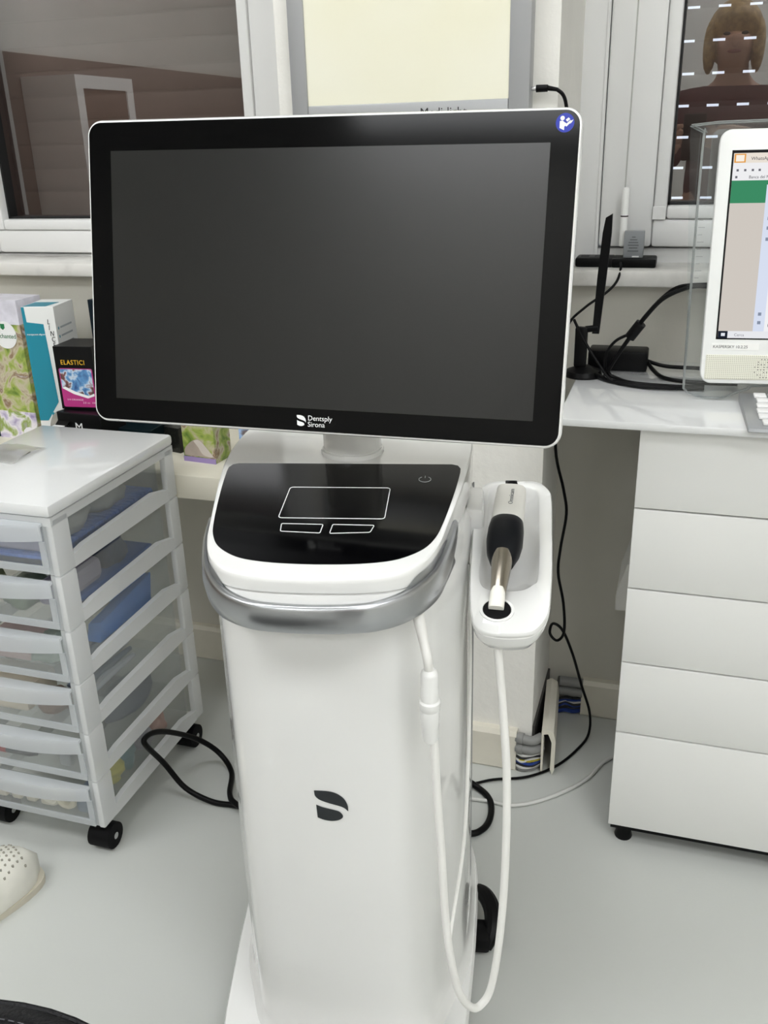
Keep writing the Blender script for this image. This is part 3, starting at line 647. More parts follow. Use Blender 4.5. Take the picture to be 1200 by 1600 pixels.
for i in range(6):
    a = rad(20+8*i); x = xR-.02-.012*i; p0 = Vector((x, yF+.03+.012*i, dz(3)+.008+.005*i)); p1 = p0 + Vector((.012*math.cos(a), .16, .012))
    obj('sealed_pouch', MB().tube([p0, p0.lerp(p1, .5)+Vector((0, 0, .006)), p1], [.004, .008, .004], 8), mat('grey_pouch_film%d' % (i % 2), ['A9ADB2', '6F7C8E'][i % 2], rough=.25), label=['lowest, nearest grey', 'second lowest, bluish', 'third, pale grey', 'fourth, bluish', 'fifth, pale grey', 'topmost, bluish'][i] + ' pouch of the bundle in the fourth drawer', cat='pouch', group='pouches in the fourth drawer', smooth=True)
obj('cream_case', MB().box(xL+.01, xR-.095, yF+.008, yF+.09, dz(3), dz(3)+.045, r=.008), mat('cream_case_plastic', 'E0D3BF', rough=.4), label='cream plastic case in the fourth drawer', cat='case', smooth=True)
lump((xR-.06, yF+.035, dz(3)), (.030, .025, .020), 8, mat('brown_leather', '7A5E4A', rough=.6), 'brown_pouch', 'brown pouch behind the fourth drawer front', 'bag')
lump((xR-.035, yF+.19, dz(4)), (.032, .07, .034), 9, mat('slate_fabric', '5A616E', rough=.7), 'slate_pouch', 'slate grey pouch filling the back of the fifth drawer', 'bag', amp=.15)
PEN = obj('pen', MB().tube([(xR-.16, yF+.012, dz(4)+.008), (xR-.115, yF+.012, dz(4)+.008)], .006, 12).tube([(xR-.115, yF+.012, dz(4)+.008), (xR-.10, yF+.012, dz(4)+.008)], [.006, .002], 12), mat('dark_marker', '4A4A4E', rough=.4), label='dark marker pen with red cap in the fifth drawer', cat='pen', smooth=True)
obj('pen_cap', MB().tube([(xR-.178, yF+.012, dz(4)+.008), (xR-.161, yF+.012, dz(4)+.008)], .0068, 12), mat('red_cap', 'B03A3A', rough=.4), PEN, True, label='red cap')
ring_ = [(xR-.125+.013*math.cos(a*PI/10), yF+.02, dz(4)+.030+.016*math.sin(a*PI/10)) for a in range(21)]
obj('elastic_ring', MB().tube(ring_, .003, 8), mat('grey_rubber', '5A5A5E', rough=.5), label='grey rubber ring standing in the fifth drawer', cat='ring', smooth=True)
obj('metal_clip', MB().box(xR-.052, xR-.030, yF+.006, yF+.03, dz(4), dz(4)+.026, r=.003), mat('grey_clip', '8A8C90', rough=.35), label='grey clip at the right of the fifth drawer', cat='clip')
for i, (px_, col, r_) in enumerate(((xR-.055, 'E4DAC2', .016), (xR-.085, 'E9E2D2', .015))):
    o_ = [(px_+r_*math.cos(a*PI/10), yF+.008, dz(5)+.024+r_*math.sin(a*PI/10)) for a in range(21)]
    obj('tape_roll', MB().tube(o_, .006, 8), mat('cream_tape%d' % i, col, rough=.5), label=['cream ring of tape on the right in the bottom drawer', 'cream ring of tape on the left in the bottom drawer'][i], cat='tape', smooth=True)
obj('blue_grey_box', MB().box(xR-.036, xR-.004, yF+.006, yF+.05, dz(5), dz(5)+.040, r=.005), mat('blue_grey_card', '7D8796', rough=.5), label='blue grey small box at the right of the bottom drawer', cat='box')
for i in range(4):
    x = xL+.02+.03*i
    obj('bracket_piece', MB().box(x, x+.020, yF+.006, yF+.020, dz(5), dz(5)+.018+.006*(i % 2), r=.004), mat('cream_piece', 'DDD4C4', rough=.5), label=['leftmost', 'second from left', 'third from left', 'rightmost'][i] + ' cream plastic piece of the row in the bottom drawer', cat='plastic piece', group='pieces in the bottom drawer')
for i, (yy, cc, lb) in enumerate(((.10, 'C9C04E', 'yellow packet at the side of the bottom drawer'), (.14, '6E8E96', 'teal grey packet behind the yellow one in the bottom drawer'), (.20, '8C8694', 'mauve grey packet in the bottom drawer'), (.25, 'B77D6C', 'reddish packet at the back of the bottom drawer'))):
    lump((xR-.03, yF+yy, dz(5)), (.024, .026, .024), 20+i, mat('packet_%d' % i, cc, rough=.4), 'small_packet', lb, 'packet')

# packet lying on the lid
pk = MB()
pts = []
for i in range(9):
    row = []
    for j in range(5):
        x = -1.095+.085*i/8; y = 1.165+.085*j/4+.25*(x+1.03)*-.3
        zz = DZ1+.002+.006*math.sin(PI*j/4)+.003*noise.noise(Vector((x*60, y*60, 0)))
        row.append((x, y, max(zz, DZ1+.0008)))
    pts.append(row)
pk.loft(pts, False, False, closed=False)
WRAP = clear('clear_wrap', 'FAFAFA', trans=.50, body='F8F8F8', gloss=.35, rough=.05)
PK = obj('wrapped_packet', pk, WRAP, smooth=True, label='flat clear wrapped packet with a dark insert on the drawer tower lid', cat='packet', ang=60)
obj('insert', MB().box(-1.09, -1.025, 1.175, 1.225, DZ1+.0006, DZ1+.0022), mat('pewter_insert', '6C6C68', rough=.35), PK)

# ================================================================== LOW SHELF AND BOXES
SZ = .565
SH = obj('low_shelf', MB().box(-2.0, PX0-.003, 1.375, WY, SZ-.046, SZ, r=.003), mat('cream_shelf_board', 'DDD8C8', rough=.5, var=.03), label='cream wall shelf under the left window, boxes standing on it', cat='shelf', smooth=True)
FOREST = banded('forest_print', [(.22, '2F4A22'), (.36, '6E8A3A'), (.46, 'A6B55C'), (.54, 'C9BFA8'), (.62, '8C6F4E'), (.72, 'D9D6DF'), (.82, '5F7F45')], scale=26, rough=.35, dist=.8)
PURPLE = banded('purple_meadow_print', [(.3, '7E6BA8'), (.42, 'CFC7DC'), (.5, 'EDE8EE'), (.6, '8FA544'), (.75, 'B9A9CC')], scale=30, rough=.35, dist=.6)
HARBOUR = banded('harbour_print', [(.3, '2B4E86'), (.42, '5E93C4'), (.5, 'C7D6E4'), (.58, '7A4A44'), (.68, '30343C'), (.78, 'D8B7A0')], scale=55, rough=.35, dist=.5)
BX = thing('puzzle_box', (-1.262, 1.535, SZ), -2, 'tall puzzle box with a green woodland picture and round white badge', 'box')
M_ = WM[BX]
obj('carton', MB().box(-.058, .038, -.035, .035, 0, .283, M=M_), FOREST, BX)
obj('meadow_band', MB().box(-.0585, .0385, -.0362, -.034, 0, .058, M=M_), PURPLE, BX)
obj('sky_band', MB().box(-.0585, .0385, -.0362, .0355, .236, .2835, M=M_), mat('pale_lilac_sky', 'DAD8E2', rough=.35, var=.1, vscale=40), BX)
obj('badge', MB().cyl((.0, -.0362, .215), .027, -.0006, 28, M=M_, axis='y'), PRINTWHITE, BX)
text('lettering', 'enchanted', .0125, M_ @ frame((-.026, -.0371, .209), (1, 0, 0), (0, -1, 0)), mat('dark_green_print', '1E6A3C', rough=.5), BX)
obj('badge_emblem', MB().prism([(-.005, .006), (.005, .006), (.005, -.002), (0, -.006), (-.005, -.002)], 0, .0003, M=M_ @ frame((-.003, -.0369, .231), (1, 0, 0), (0, -1, 0))), mat('green_badge', '1F7A4A', rough=.5), BX)
obj('model_picture', MB().lathe([(.001, 0), (.017, .002), (.015, .008), (.008, .012), (.001, .013)], 16, M=M_ @ frame((.018, -.0362, .006), (1, 0, 0), (0, 0, 1)) @ Matrix.Diagonal((1, .05, 1.6, 1))), mat('white_model', 'E6E4EA', rough=.4), BX)
BX = thing('puzzle_box', (-1.36, 1.53, SZ), 3, 'dark teal box at the far left edge beside the woodland puzzle box', 'box')
M_ = WM[BX]
obj('carton', MB().box(-.035, .032, -.03, .03, 0, .12, M=M_), mat('dark_teal_card', '24403F', rough=.4), BX)
obj('print_patch', MB().box(-.02, .028, -.0308, -.029, .02, .07, M=M_), mat('pale_teal_print', 'A9C6C2', rough=.4), BX)
# white and teal carton
BX = thing('aligner_carton', (-1.165, 1.525, SZ), 12, 'white carton with a teal front panel and hand lettering down its edge', 'box')
M_ = WM[BX]
WC = mat('white_carton_card', 'E9EAE8', rough=.4, var=.015); TEAL = mat('teal_print', '1689A0', rough=.35, var=.03)
obj('carton', MB().box(-.040, .024, -.045, .045, 0, .276, M=M_, r=.001), WC, BX)
FM = M_ @ frame((-.040, -.0452, 0), (1, 0, 0), (0, -1, 0))
obj('teal_panel', MB().prism([(0.0005, .2755), (.006, .2755), (.007, .247), (.040, .243), (.045, .09), (.018, .052), (.0005, .052)], 0, .0004, M=FM), TEAL, BX)
obj('teal_top', MB().prism([(.002, .002), (.048, .002), (.054, .05), (.006, .05)], 0, .0004, M=M_ @ frame((-.040, -.044, .2761), (1, 0, 0), (0, 0, 1))), TEAL, BX)
text('lettering', 'transparent aligners', .0048, FM @ Matrix.Translation((.004, .222, .0006)), PRINTWHITE, BX)
text('lettering', 'practice', .0062, FM @ Matrix.Translation((.036, .062, .0003)), mat('teal_text', '2A8AA0', rough=.5), BX)
obj('emblem', MB().prism([(0, 0), (.005, 0), (.006, .004), (.003, .007), (0, .005)], 0, .0003, M=FM @ Matrix.Translation((.028, .062, .0002))), TEAL, BX)
for i, ch in enumerate('LINCE'):
    text('hand_lettering', ch, .0135, FM @ Matrix.Translation((.0475+.0012*i, .243-.0112*i, .0003)), INK, BX, sx=.8, shear=.15)
RM = M_ @ frame((.0242, -.045, 0), (0, 1, 0), (1, 0, 0))
for i in range(6):
    obj('print_line', MB().box(.018, .070, .232-.016*i, .2355-.016*i, 0, .0003, M=RM), mat('pale_grey_print', 'A9B0B4', rough=.5), BX)
    obj('print_bullet', MB().box(.008, .012, .231-.016*i, .236-.016*i, 0, .0003, M=RM), TEAL, BX)
# ELASTICI box
BX = thing('elastics_box', (-1.068, 1.462, SZ+.0935), 6, 'black box lettered ELASTICI in yellow with a harbour picture', 'box')
M_ = WM[BX]
obj('carton', MB().box(-.039, .039, -.03, .045, 0, .120, M=M_, r=.001), mat('black_card', '080809', rough=.4, spec=.2), BX)
FM = M_ @ frame((-.039, -.0304, 0), (1, 0, 0), (0, -1, 0)) @ Matrix.Diagonal((1, .79, 1, 1))
text('lettering', 'ELASTICI', .0158, FM @ Matrix.Translation((.012, .109, .0002)), mat('yellow_print', 'E8B92C', rough=.5), BX, sx=.70, depth=.0003, spacing=1.15)
obj('magenta_label', MB().prism(rrect(.006, .074, .006, .100, .004), 0, .0004, M=FM), mat('magenta_print', 'B7317F', rough=.4), BX)
obj('harbour_picture', MB().prism([(.008, .098), (.072, .098), (.072, .040), (.060, .034), (.030, .044), (.014, .056), (.008, .052)], .0004, .0007, M=FM), HARBOUR, BX)
obj('white_swoosh', MB().prism([(.008, .052), (.014, .056), (.034, .044), (.060, .034), (.072, .040), (.072, .034), (.058, .028), (.030, .038)], .0004, .0008, M=FM), PRINTWHITE, BX)
text('lettering', '1/4 ORANGE', .0060, FM @ Matrix.Translation((.014, .022, .0006)), mat('pale_pink_print', 'E6BBD4', rough=.5), BX)
text('lettering', '3.5 oz  100', .0060, FM @ Matrix.Translation((.046, .015, .0006)), mat('pale_pink_print', 'E6BBD4', rough=.5), BX)
# navy box behind, roll stand and dark cartons under it
BX = thing('navy_carton', (-1.072, 1.60, SZ), -6, 'dark navy carton standing behind the black elastics box', 'box')
obj('carton', MB().box(-.042, .05, -.03, .05, 0, .275, M=WM[BX], r=.001), mat('navy_card', '0C1A24', rough=.35, spec=.25), BX)
obj('white_corner', MB().prism([(0, 0), (.012, 0), (.012, -.05), (.006, -.03)], 0, .0004, M=WM[BX] @ frame((-.034, -.0304, .225), (1, 0, 0), (0, -1, 0))), PRINTWHITE, BX)
BX = thing('roll_carton', (-1.045, 1.425, SZ), -4, 'black carton printed with a white M below the elastics box', 'box')
M_ = WM[BX]
obj('carton', MB().box(-.058, .042, -.02, .055, 0, .093, M=M_, r=.002), mat('black_card', '080809', rough=.4, spec=.2), BX)
obj('open_flap', MB().box(-.057, -.030, -.05, -.02, 0, .002, M=M_ @ Matrix.Translation((0, 0, .088)) @ Matrix.Rotation(rad(35), 4, 'X')), mat('black_card', '080809', rough=.4, spec=.2), BX)
obj('white_flap', MB().box(-.058, -.034, -.036, -.0205, .058, .060, M=M_ @ Matrix.Translation((0, 0, .01))), PRINTWHITE, BX)
text('lettering', 'M', .022, M_ @ frame((-.018, -.0206, .060), (1, 0, 0), (0, -1, 0.0)), PRINTWHITE, BX, sx=1.1)
rolls = obj('tape_roll', MB().loft([[(.030*math.cos(a*PI/14), .030*math.sin(a*PI/14), z) for a in range(28)] for z in (0, .018)], M=yaw((-1.124, 1.44, SZ+.055), 0) @ Matrix.Rotation(rad(90), 4, 'Y')), mat('pearl_foil', '9B9890', rough=.3, metal=.4), smooth=True, label='pearly grey tape roll beside the black M carton', cat='tape roll')
BX = thing('dark_carton', (-.975, 1.47, SZ), 0, 'flat dark teal carton lying right of the M carton', 'box')
obj('carton', MB().box(-.045, .045, -.02, .06, 0, .055, M=WM[BX], r=.001), mat('deep_teal_card', '0A1A1E', rough=.35, spec=.25), BX)
obj('glossy_band', MB().box(-.036, .036, -.0206, -.019, .006, .050, M=WM[BX]), mat('deep_blue_card', '12323C', rough=.15), BX)
BX = thing('black_carton', (-.925, 1.525, SZ), -14, 'small black carton with a speckled end right of the dark teal one', 'box')
obj('carton', MB().box(-.012, .04, -.03, .05, 0, .050, M=WM[BX], r=.001), mat('speckled_black_card', '191A18', rough=.3, col2='3A3B36', vscale=160, ramp=(.55, .75)), BX)
def smallbox(x, col, lab, pm_, w):
    B_ = thing('model_box', (x, 1.472, SZ), -6, lab, 'box'); M2 = WM[B_]
    obj('carton', MB().box(-w/2, w/2, -.025, .03, 0, .075, M=M2, r=.001), pm_, B_)
    obj('coloured_edge', MB().box(-w/2-.0004, w/2+.0004, -.0258, -.024, 0, .010, M=M2), col, B_)
    obj('cut_window', MB().prism([(p.x, p.y) for p in crom([(-.032, .012, 0), (-.030, .026, 0), (-.012, .042, 0), (.004, .044, 0), (.022, .026, 0), (.034, .012, 0)], 5)], 0, .0006, M=M2 @ frame((0, -.0254, 0), (1, 0, 0), (0, -1, 0))), mat('taupe_model', 'B5A79C', rough=.5, var=.1, vscale=30), B_)
    obj('model_highlight', MB().prism([(p.x, p.y) for p in crom([(-.010, .042, 0), (.004, .044, 0), (.022, .026, 0), (.030, .014, 0), (.010, .016, 0), (.000, .030, 0)], 4)], .0006, .0009, M=M2 @ frame((0, -.0254, 0), (1, 0, 0), (0, -1, 0))), mat('pale_model', 'D5CCC4', rough=.5), B_)
smallbox(-.828, mat('lilac_print', 'A08CC0', rough=.4), 'small box with a lilac edge and meadow print on the cream shelf', FOREST, .070)
smallbox(-.706, mat('sky_blue_print', '6F9AD8', rough=.4), 'small blue box half hidden behind the cart hood on the cream shelf', banded('blue_picture', [(.35, '4B7BC4'), (.5, 'A9C4E8'), (.62, '6A5A58'), (.75, 'E1E6EE')], scale=30), .078)

# ================================================================== DESK, CABINET
DT = .745
obj('desk_top', MB().box(-.150, 1.2, 1.268, WY, DT-.011, DT, r=.0025), DESK_GLASS, label='glossy white desk top holding the computer', cat='desk top', smooth=True)
CX0, CX1, CY = -.0345, .405, 1.285
CB_ = thing('drawer_cabinet', (.19, 1.5, 0), 0, 'white five drawer cabinet under the desk', 'cabinet')
obj('carcass', MB().box(CX0+.001, CX1-.001, CY+.019, WY-.03, .036, DT-.0115), WHITE_LAM, CB_)
edges = [.0345, .2215, .3515, .4805, .6105, DT-.012]
for i in range(5):
    obj('drawer_front', MB().box(CX0, CX1, CY+.0005*i, CY+.018, edges[i]+(.0012 if i else 0), edges[i+1]-.0012, r=.0014), WHITE_LAM, CB_, True)
obj('plinth', MB().box(CX0+.004, CX1-.004, CY+.004, WY-.03, .026, .0345), BLACK, CB_)
for x, y in ((CX0+.026, CY+.020), (CX1-.03, CY+.03), (CX0+.03, WY-.07), (CX1-.03, WY-.07)):
    obj('foot', MB().lathe([(.014, 0), (.015, .003), (.0125, .012), (.012, .030)], 18, M=Matrix.Translation((x, y, 0))), BLACK, CB_, True)
sm = MB().prism([(-.020, .0), (0, 0), (0, .085), (-.006, .085), (-.020, .03)], 0, .12, M=frame((CX0-.0, 1.52, .382), (1, 0, 0), (0, -1, 0)))
obj('plastic_holder', sm, clear('cloudy_holder', 'F0F0F0', trans=.25, body='EDECE8', gloss=.06), label='cloudy white plastic holder on the left side of the drawer cabinet', cat='holder')

# ---- all in one computer with clear surround
PCX = frame((.0405, 1.400, .773), (math.cos(rad(6)), math.sin(rad(6)), 0), Vector((math.sin(rad(6))*.99, -math.cos(rad(6))*.99, .14)))
PC = thing('desktop_computer', (.25, 1.45, DT), 0, 'white all-in-one computer in a clear acrylic surround, screen lit', 'computer')
PW, PH = .43, .350
acr = [(-.020, .02), (-.020, .325), (-.016, .348), (-.002, .362), (PW+.002, .362), (PW+.018, .345), (PW+.018, -.014), (PW+.01, -.0235), (PW-.05, -.0235), (PW-.07, -.015), (PW-.10, -.008), (.10, -.004), (.072, -.009), (.050, -.018), (.036, -.0235), (.012, -.0235), (-.006, -.020), (-.016, -.012)]
acr = [(p.x, p.y) for p in crom([(a, b, 0) for a, b in acr], 3, True)]
ACR = clear('clear_acrylic', 'FBFDFD', trans=.975, body='D8DCDC', gloss=.03, rough=.03, fres=False)
# ring shaped surround so the edges read
obj('acrylic_surround', MB().prism(acr, -.030, -.014), ACR, PC, True, M=PCX)
EDGE = clear('polished_acrylic_edge', 'F4F6F6', trans=.35, body='B9BDBD', gloss=.25, rough=.08)
for ze in (-.0143, -.0297):
    obj('polished_edge', MB().tube([(x, y, ze) for x, y in acr+[acr[0], acr[1]]], .0009, 6), EDGE, PC, True, M=PCX)
inn_ = [(x, y) for x, y in rrect(0, PW, 0, PH, .016, 6)]
def pin(d): return rrect(d, PW-d, d, PH-d, .016-d*.5, 6)
obj('casing', MB().loft([[(x, y, -.040) for x, y in pin(.004)], [(x, y, -.004) for x, y in pin(0)], [(x, y, -.001) for x, y in pin(.001)], [(x, y, 0) for x, y in pin(.004)]]), mat('white_computer_plastic', 'EAEBE9', rough=.35, var=.01), PC, True, M=PCX)
def set_uv(o, mb, k):
    uv = o.data.uv_layers.new(name='UVMap')
    for lp_ in o.data.loops: p = mb.v[lp_.vertex_index]; uv.data[lp_.index].uv = (p.x*k, p.y*k)
def grille():
    m = mat('cream_perforated_grille', 'E3E2D4', rough=.5, var=.01); nt = m.node_tree; N = nt.nodes; K = nt.links
    tc = [n for n in N if n.type == 'TEX_COORD'][0]; b = N['Principled BSDF']
    vo = N.new('ShaderNodeTexVoronoi'); vo.inputs['Scale'].default_value = 1.0; vo.inputs['Randomness'].default_value = 0.0; vo.voronoi_dimensions = '2D'
    K.new(tc.outputs['UV'], vo.inputs['Vector'])
    cm = N.new('ShaderNodeMath'); cm.operation = 'LESS_THAN'; cm.inputs[1].default_value = .26; K.new(vo.outputs['Distance'], cm.inputs[0])
    mx = N.new('ShaderNodeMix'); mx.data_type = 'RGBA'; rp = [n for n in N if n.type == 'VALTORGB'][0]
    K.new(cm.outputs[0], mx.inputs['Factor']); K.new(rp.outputs[0], mx.inputs['A']); mx.inputs['B'].default_value = (*lin('A9A898'), 1)
    K.new(mx.outputs['Result'], b.inputs['Base Color']); return m
gb = MB().box(.006, PW-.006, .006, .042, -.002, .0016, r=.0015)
GR = obj('speaker_grille', gb, grille(), PC, M=PCX); set_uv(GR, gb, 1/.0027)
hl = MB()
for i in range(12):
    for j in range(8):
        x = .075+.0042*i; y = .010+.0037*j
        if (i*7+j*5) % 9 < 6 and math.hypot((x-.098)/1.3, y-.023) < .019:
            hl.prism([(x+.0008*math.cos(a*PI/3), y+.0008*math.sin(a*PI/3)) for a in range(6)], .0014, .0019)
obj('speaker_holes', hl, DARKGAP, GR, M=PCX)
sx0, sy0, sx1, sy1 = .0200, .0660, PW-.02, .318
obj('screen_surround', MB().box(sx0-.0025, sx1+.0025, sy0-.002, sy1+.004, -.001, .0004), BLACK, PC, M=PCX)
def em(name, c, st=.95): 
    if name in MATS: return MATS[name]
    MATS[name] = emitter(name, lin(c), st); return MATS[name]
SC = obj('screen', MB().box(sx0, sx1, sy0, sy1, 0, .0008), em('screen_beige', 'D3CCC4'), PC, M=PCX, label='lit screen showing a browser window')
def ui(name, x0, x1, y0, y1, c, z=.0010, st=.95): return obj(name, MB().box(sx0+x0, sx0+x1, sy0+y0, sy0+y1, .0006, z), em('screen_'+c, c, st), SC, M=PCX)
hgt = sy1-sy0; wid = sx1-sx0
ui('browser_tabs', 0, wid, hgt-.013, hgt, 'EFE6DA'); ui('tab_outline', .001, .016, hgt-.0125, hgt-.001, 'E9A24A', .0012); ui('tab_face', .003, .014, hgt-.011, hgt-.0025, 'FFF6E8', .0014)
ui('address_bar', 0, wid, hgt-.036, hgt-.013, 'F4F4F6')
ui('green_band', 0, wid, hgt-.066, hgt-.036, '3F8E66')
ui('side_bar', .047, .062, .010, hgt-.042, 'DCE4F6', .0012)
ui('chat_list', .062, wid, .010, hgt-.042, 'F6F6F8', .0012)
ui('task_bar', 0, wid, 0, .010, 'EDEEF2', .0012); ui('start_button', 0, .013, 0, .010, '1E2430', .0014)
ui('start_logo', .004, .0095, .0028, .0072, 'E6EAF2', .0016)
for y in (.190, .176, .163, .150, .135, .032, .020): ui('side_icon', .052, .0565, y, y+.0045, '8A94A8', .0014)
for x in (.005, .015, .025, .034): ui('tool_icon', x, x+.003, hgt-.024, hgt-.021, '6E6E76', .0012)
ui('tool_icon', .004, .007, hgt-.033, hgt-.030, '6E6E76', .0012)
for i, (y, c) in enumerate(((.094, '7E8288'), (.070, 'A8503C'), (.047, 'C9CCD2'), (.026, '8C8A60'), (.013, '444444'))):
    av = MB().prism([(sx0+.073+.0065*math.cos(a*PI/9), sy0+y+.006+.0065*math.sin(a*PI/9)) for a in range(18)], .0006, .0015)
    obj('avatar', av, em('screen_'+c, c), SC, M=PCX)
def stx(s_, x, y, size, c): text('screen_text', s_, size, PCX @ Matrix.Translation((sx0+x, sy0+y, .0013)), em('screen_'+c, c), SC)
stx('WhatsApp Business', .023, hgt-.0095, .0062, '5A5A60'); stx('Banca del Monte', .022, hgt-.0335, .0056, '5A5A60'); stx('Cerca', .022, .0028, .0056, '8A8A92')
obj('sticker_label', MB().box(.0125, .078, .0488, .0585, .0002, .0006), mat('white_label', 'F3F3F0', rough=.5), PC, M=PCX)
text('lettering', 'KASPERSKY 10.2.25', .0058, PCX @ Matrix.Translation((.0145, .0515, .0007)), mat('grey_label_ink', '4A4A4C', rough=.6), PC)
for i in range(9): obj('surround_tick', MB().box(-.018, -.012+.003*(i % 2), .150+.010*i, .1508+.010*i, -.0119, -.0115), mat('grey_print', '8D8F90', rough=.5), PC, M=PCX)

# ---- keyboard
KM = yaw((.104, 1.252, DT), 2)
KB = thing('keyboard', (.30, 1.33, DT), 2, 'silver keyboard with white keys on the desk before the computer', 'keyboard')
prof = [(0, .002), (.002, .006), (.008, .0072), (.158, .0132), (.163, .0105), (.163, .003), (.158, 0), (.004, 0)]
kl = []
for x in (0, .003, .40, .403):
    s_ = .985 if x in (0, .403) else 1
    kl.append([(x, .0815+(p[0]-.0815)*s_, .009+(p[1]-.009)*s_) for p in prof])
obj('body', MB().loft(kl), mat('silver_keyboard', 'A6A8AA', rough=.35, metal=.5), KB, True, M=KM)
KEYM = mat('white_key', 'F0F0EF', rough=.4)
key = None
for r_ in range(6):
    x = .016 + (.003, 0, .0, .002, .004, .002)[r_]
    for c_ in range(19):
        wk = .017 if not (c_ == 0 and r_ < 5) else .020
        y = .014 + r_*.0243; z = .0072 + (y-.01)*.0405
        if key is None:
            key = obj('key', MB().box(x, x+.017, y, y+.019, z, z+.004, r=.0016), KEYM, KB, True, M=KM); k0 = (x, y, z)
        else:
            kk = key.copy(); COL.objects.link(kk)
            d_ = Matrix.Rotation(rad(2), 3, 'Z') @ Vector((x-k0[0], y-k0[1], z-k0[2]))
            kk.location = WM[KB].to_3x3().inverted() @ d_
        x += .0198

# ---- aerial, power brick, charger on sill, wand
AE = thing('wifi_aerial', (-.135, 1.53, DT), 0, 'black wifi aerial with tall flat mast on a round base', 'aerial')
obj('base', MB().lathe([(.030, 0), (.031, .003), (.028, .010), (.014, .016), (.010, .018)], 28, M=Matrix.Translation((-.140, 1.525, DT))), BLACK, AE, True)
obj('adapter', MB().box(-.156, -.136, 1.515, 1.528, DT+.016, DT+.082, r=.003).box(-.150, -.142, 1.516, 1.527, DT+.01, DT+.02), BLACK, AE, True)
obj('knuckle', MB().tube([(-.140, 1.522, DT+.078), (-.120, 1.522, DT+.081)], .0055, 12), BLACK, AE, True)
am = MB(); 
for a, b_ in ((0, 1),): 
    L_ = [Vector((-.1235, 1.522, DT+.072)), Vector((-.119, 1.522, DT+.16)), Vector((-.115, 1.522, DT+.230)), Vector((-.1135, 1.522, DT+.252))]
    am.loft([[(p.x-w_, p.y-.004, p.z), (p.x+w_, p.y-.004, p.z+(.006 if i == 3 else 0)), (p.x+w_, p.y+.004, p.z+(.006 if i == 3 else 0)), (p.x-w_, p.y+.004, p.z)] for i, (p, w_) in enumerate(zip(L_, (.0055, .0070, .0068, .0050)))])
obj('mast', am, BLACK, AE)
BR = obj('power_brick', MB().box(-.138, -.040, 1.568, 1.618, DT, DT+.034, r=.004), BLACK, smooth=True, label='black laptop power brick lying on the desk behind the aerial', cat='power adapter')
CH = thing('battery_charger', (-.115, 1.68, .903), 0, 'flat black battery charger on the right window sill', 'charger')
obj('body', MB().box(-.178, -.112, 1.664, 1.716, .903, .919, r=.004), BLACK, CH, True)
obj('dock', MB().box(-.116, -.042, 1.662, 1.720, .903, .918, r=.003), BLACK, CH, True)
for x in (-.170, -.146): obj('charging_slot', MB().box(x, x+.014, 1.680, 1.700, .9185, .9196), DARKGAP, CH)
BT = thing('camera_battery', (-.08, 1.685, .918), 0, 'small grey battery standing in the black charger', 'battery')
obj('cell', MB().box(-.098, -.0645, 1.676, 1.690, .918, .9625, r=.0015), mat('grey_battery', '8C8F92', rough=.45), BT, True)
for i, (w_, z) in enumerate(((.006, .952), (.012, .9475), (.016, .943), (.018, .9385), (.014, .934), (.018, .929))):
    obj('print_line', MB().box(-.082-w_/2, -.082+w_/2, 1.6755, 1.6761, z, z+.0014), mat('dark_grey_print', '5A5C5E', rough=.5), BT)
obj('contact_label', MB().box(-.083, -.0715, 1.6755, 1.6761, .919, .9215), PRINTWHITE, BT)
WN = thing('shutter_wand', (-.104, 1.70, .94), 0, 'white shutter cord with a tubular weight hanging before the right window', 'cord pull')
obj('cord', MB().tube([(-.1005, 1.700, 2.1), (-.1035, 1.700, 1.03)], .0012, 6), mat('grey_cord', 'B4B4B0', rough=.6), WN)
obj('weight', MB().lathe([(.0035, 0), (.0062, .002), (.0064, .05), (.0064, .092), (.005, .097), (.002, .098)], 18, M=Matrix.Translation((-.1015, 1.700, .934))), WHITE_BASE, WN, True)
obj('dark_band', MB().lathe([(.0066, 0), (.0066, .002)], 18, M=Matrix.Translation((-.1015, 1.700, .984))), BLACK, WN)

# ---- light box on the pillar
LB = thing('light_box', (-.41, 1.42, 1.13), 0, 'wall light box with a cream panel in a grey frame on the pillar', 'light box')
lx0, lx1, lz0, lz1, ly = -.588, -.226, 1.128, 1.62, 1.413
f = MB()
ix0, ix1, iz0 = -.562, -.256, 1.168
f.box(lx0, ix0, ly, PY, lz0, lz1, r=.002); f.box(ix1, lx1, ly, PY, lz0, lz1, r=.002); f.box(ix0, ix1, ly, PY, lz0, iz0, r=.002); f.box(ix0, ix1, ly, PY, lz1-.03, lz1, r=.002)
obj('frame', f, ALU, LB, True)
obj('panel', MB().box(ix0, ix1, ly+.003, ly+.012, iz0, lz1-.03), mat('cream_diffuser', 'ECEADA', rough=.3, col2='E6E2C4', vscale=2.2), LB)
text('lettering', 'Medi-light', .0175, frame((-.386, ly-.0003, 1.1475), (1, 0, 0), (0, -1, 0)), INK, LB)
PL = thing('power_lead', (-.2, 1.43, 1.15), 0, 'black lead from the light box running down the wall to the floor', 'cable')
obj('plug_tip', MB().tube([(-.226, 1.428, 1.1795), (-.217, 1.428, 1.1795)], .003, 10), CHROME, PL)
obj('plug', MB().tube([(-.219, 1.428, 1.1795), (-.203, 1.428, 1.1795), (-.202, 1.428, 1.1795), (-.188, 1.428, 1.177)], [.005, .0048, .0035, .0025], 12), BLACK, PL, True)
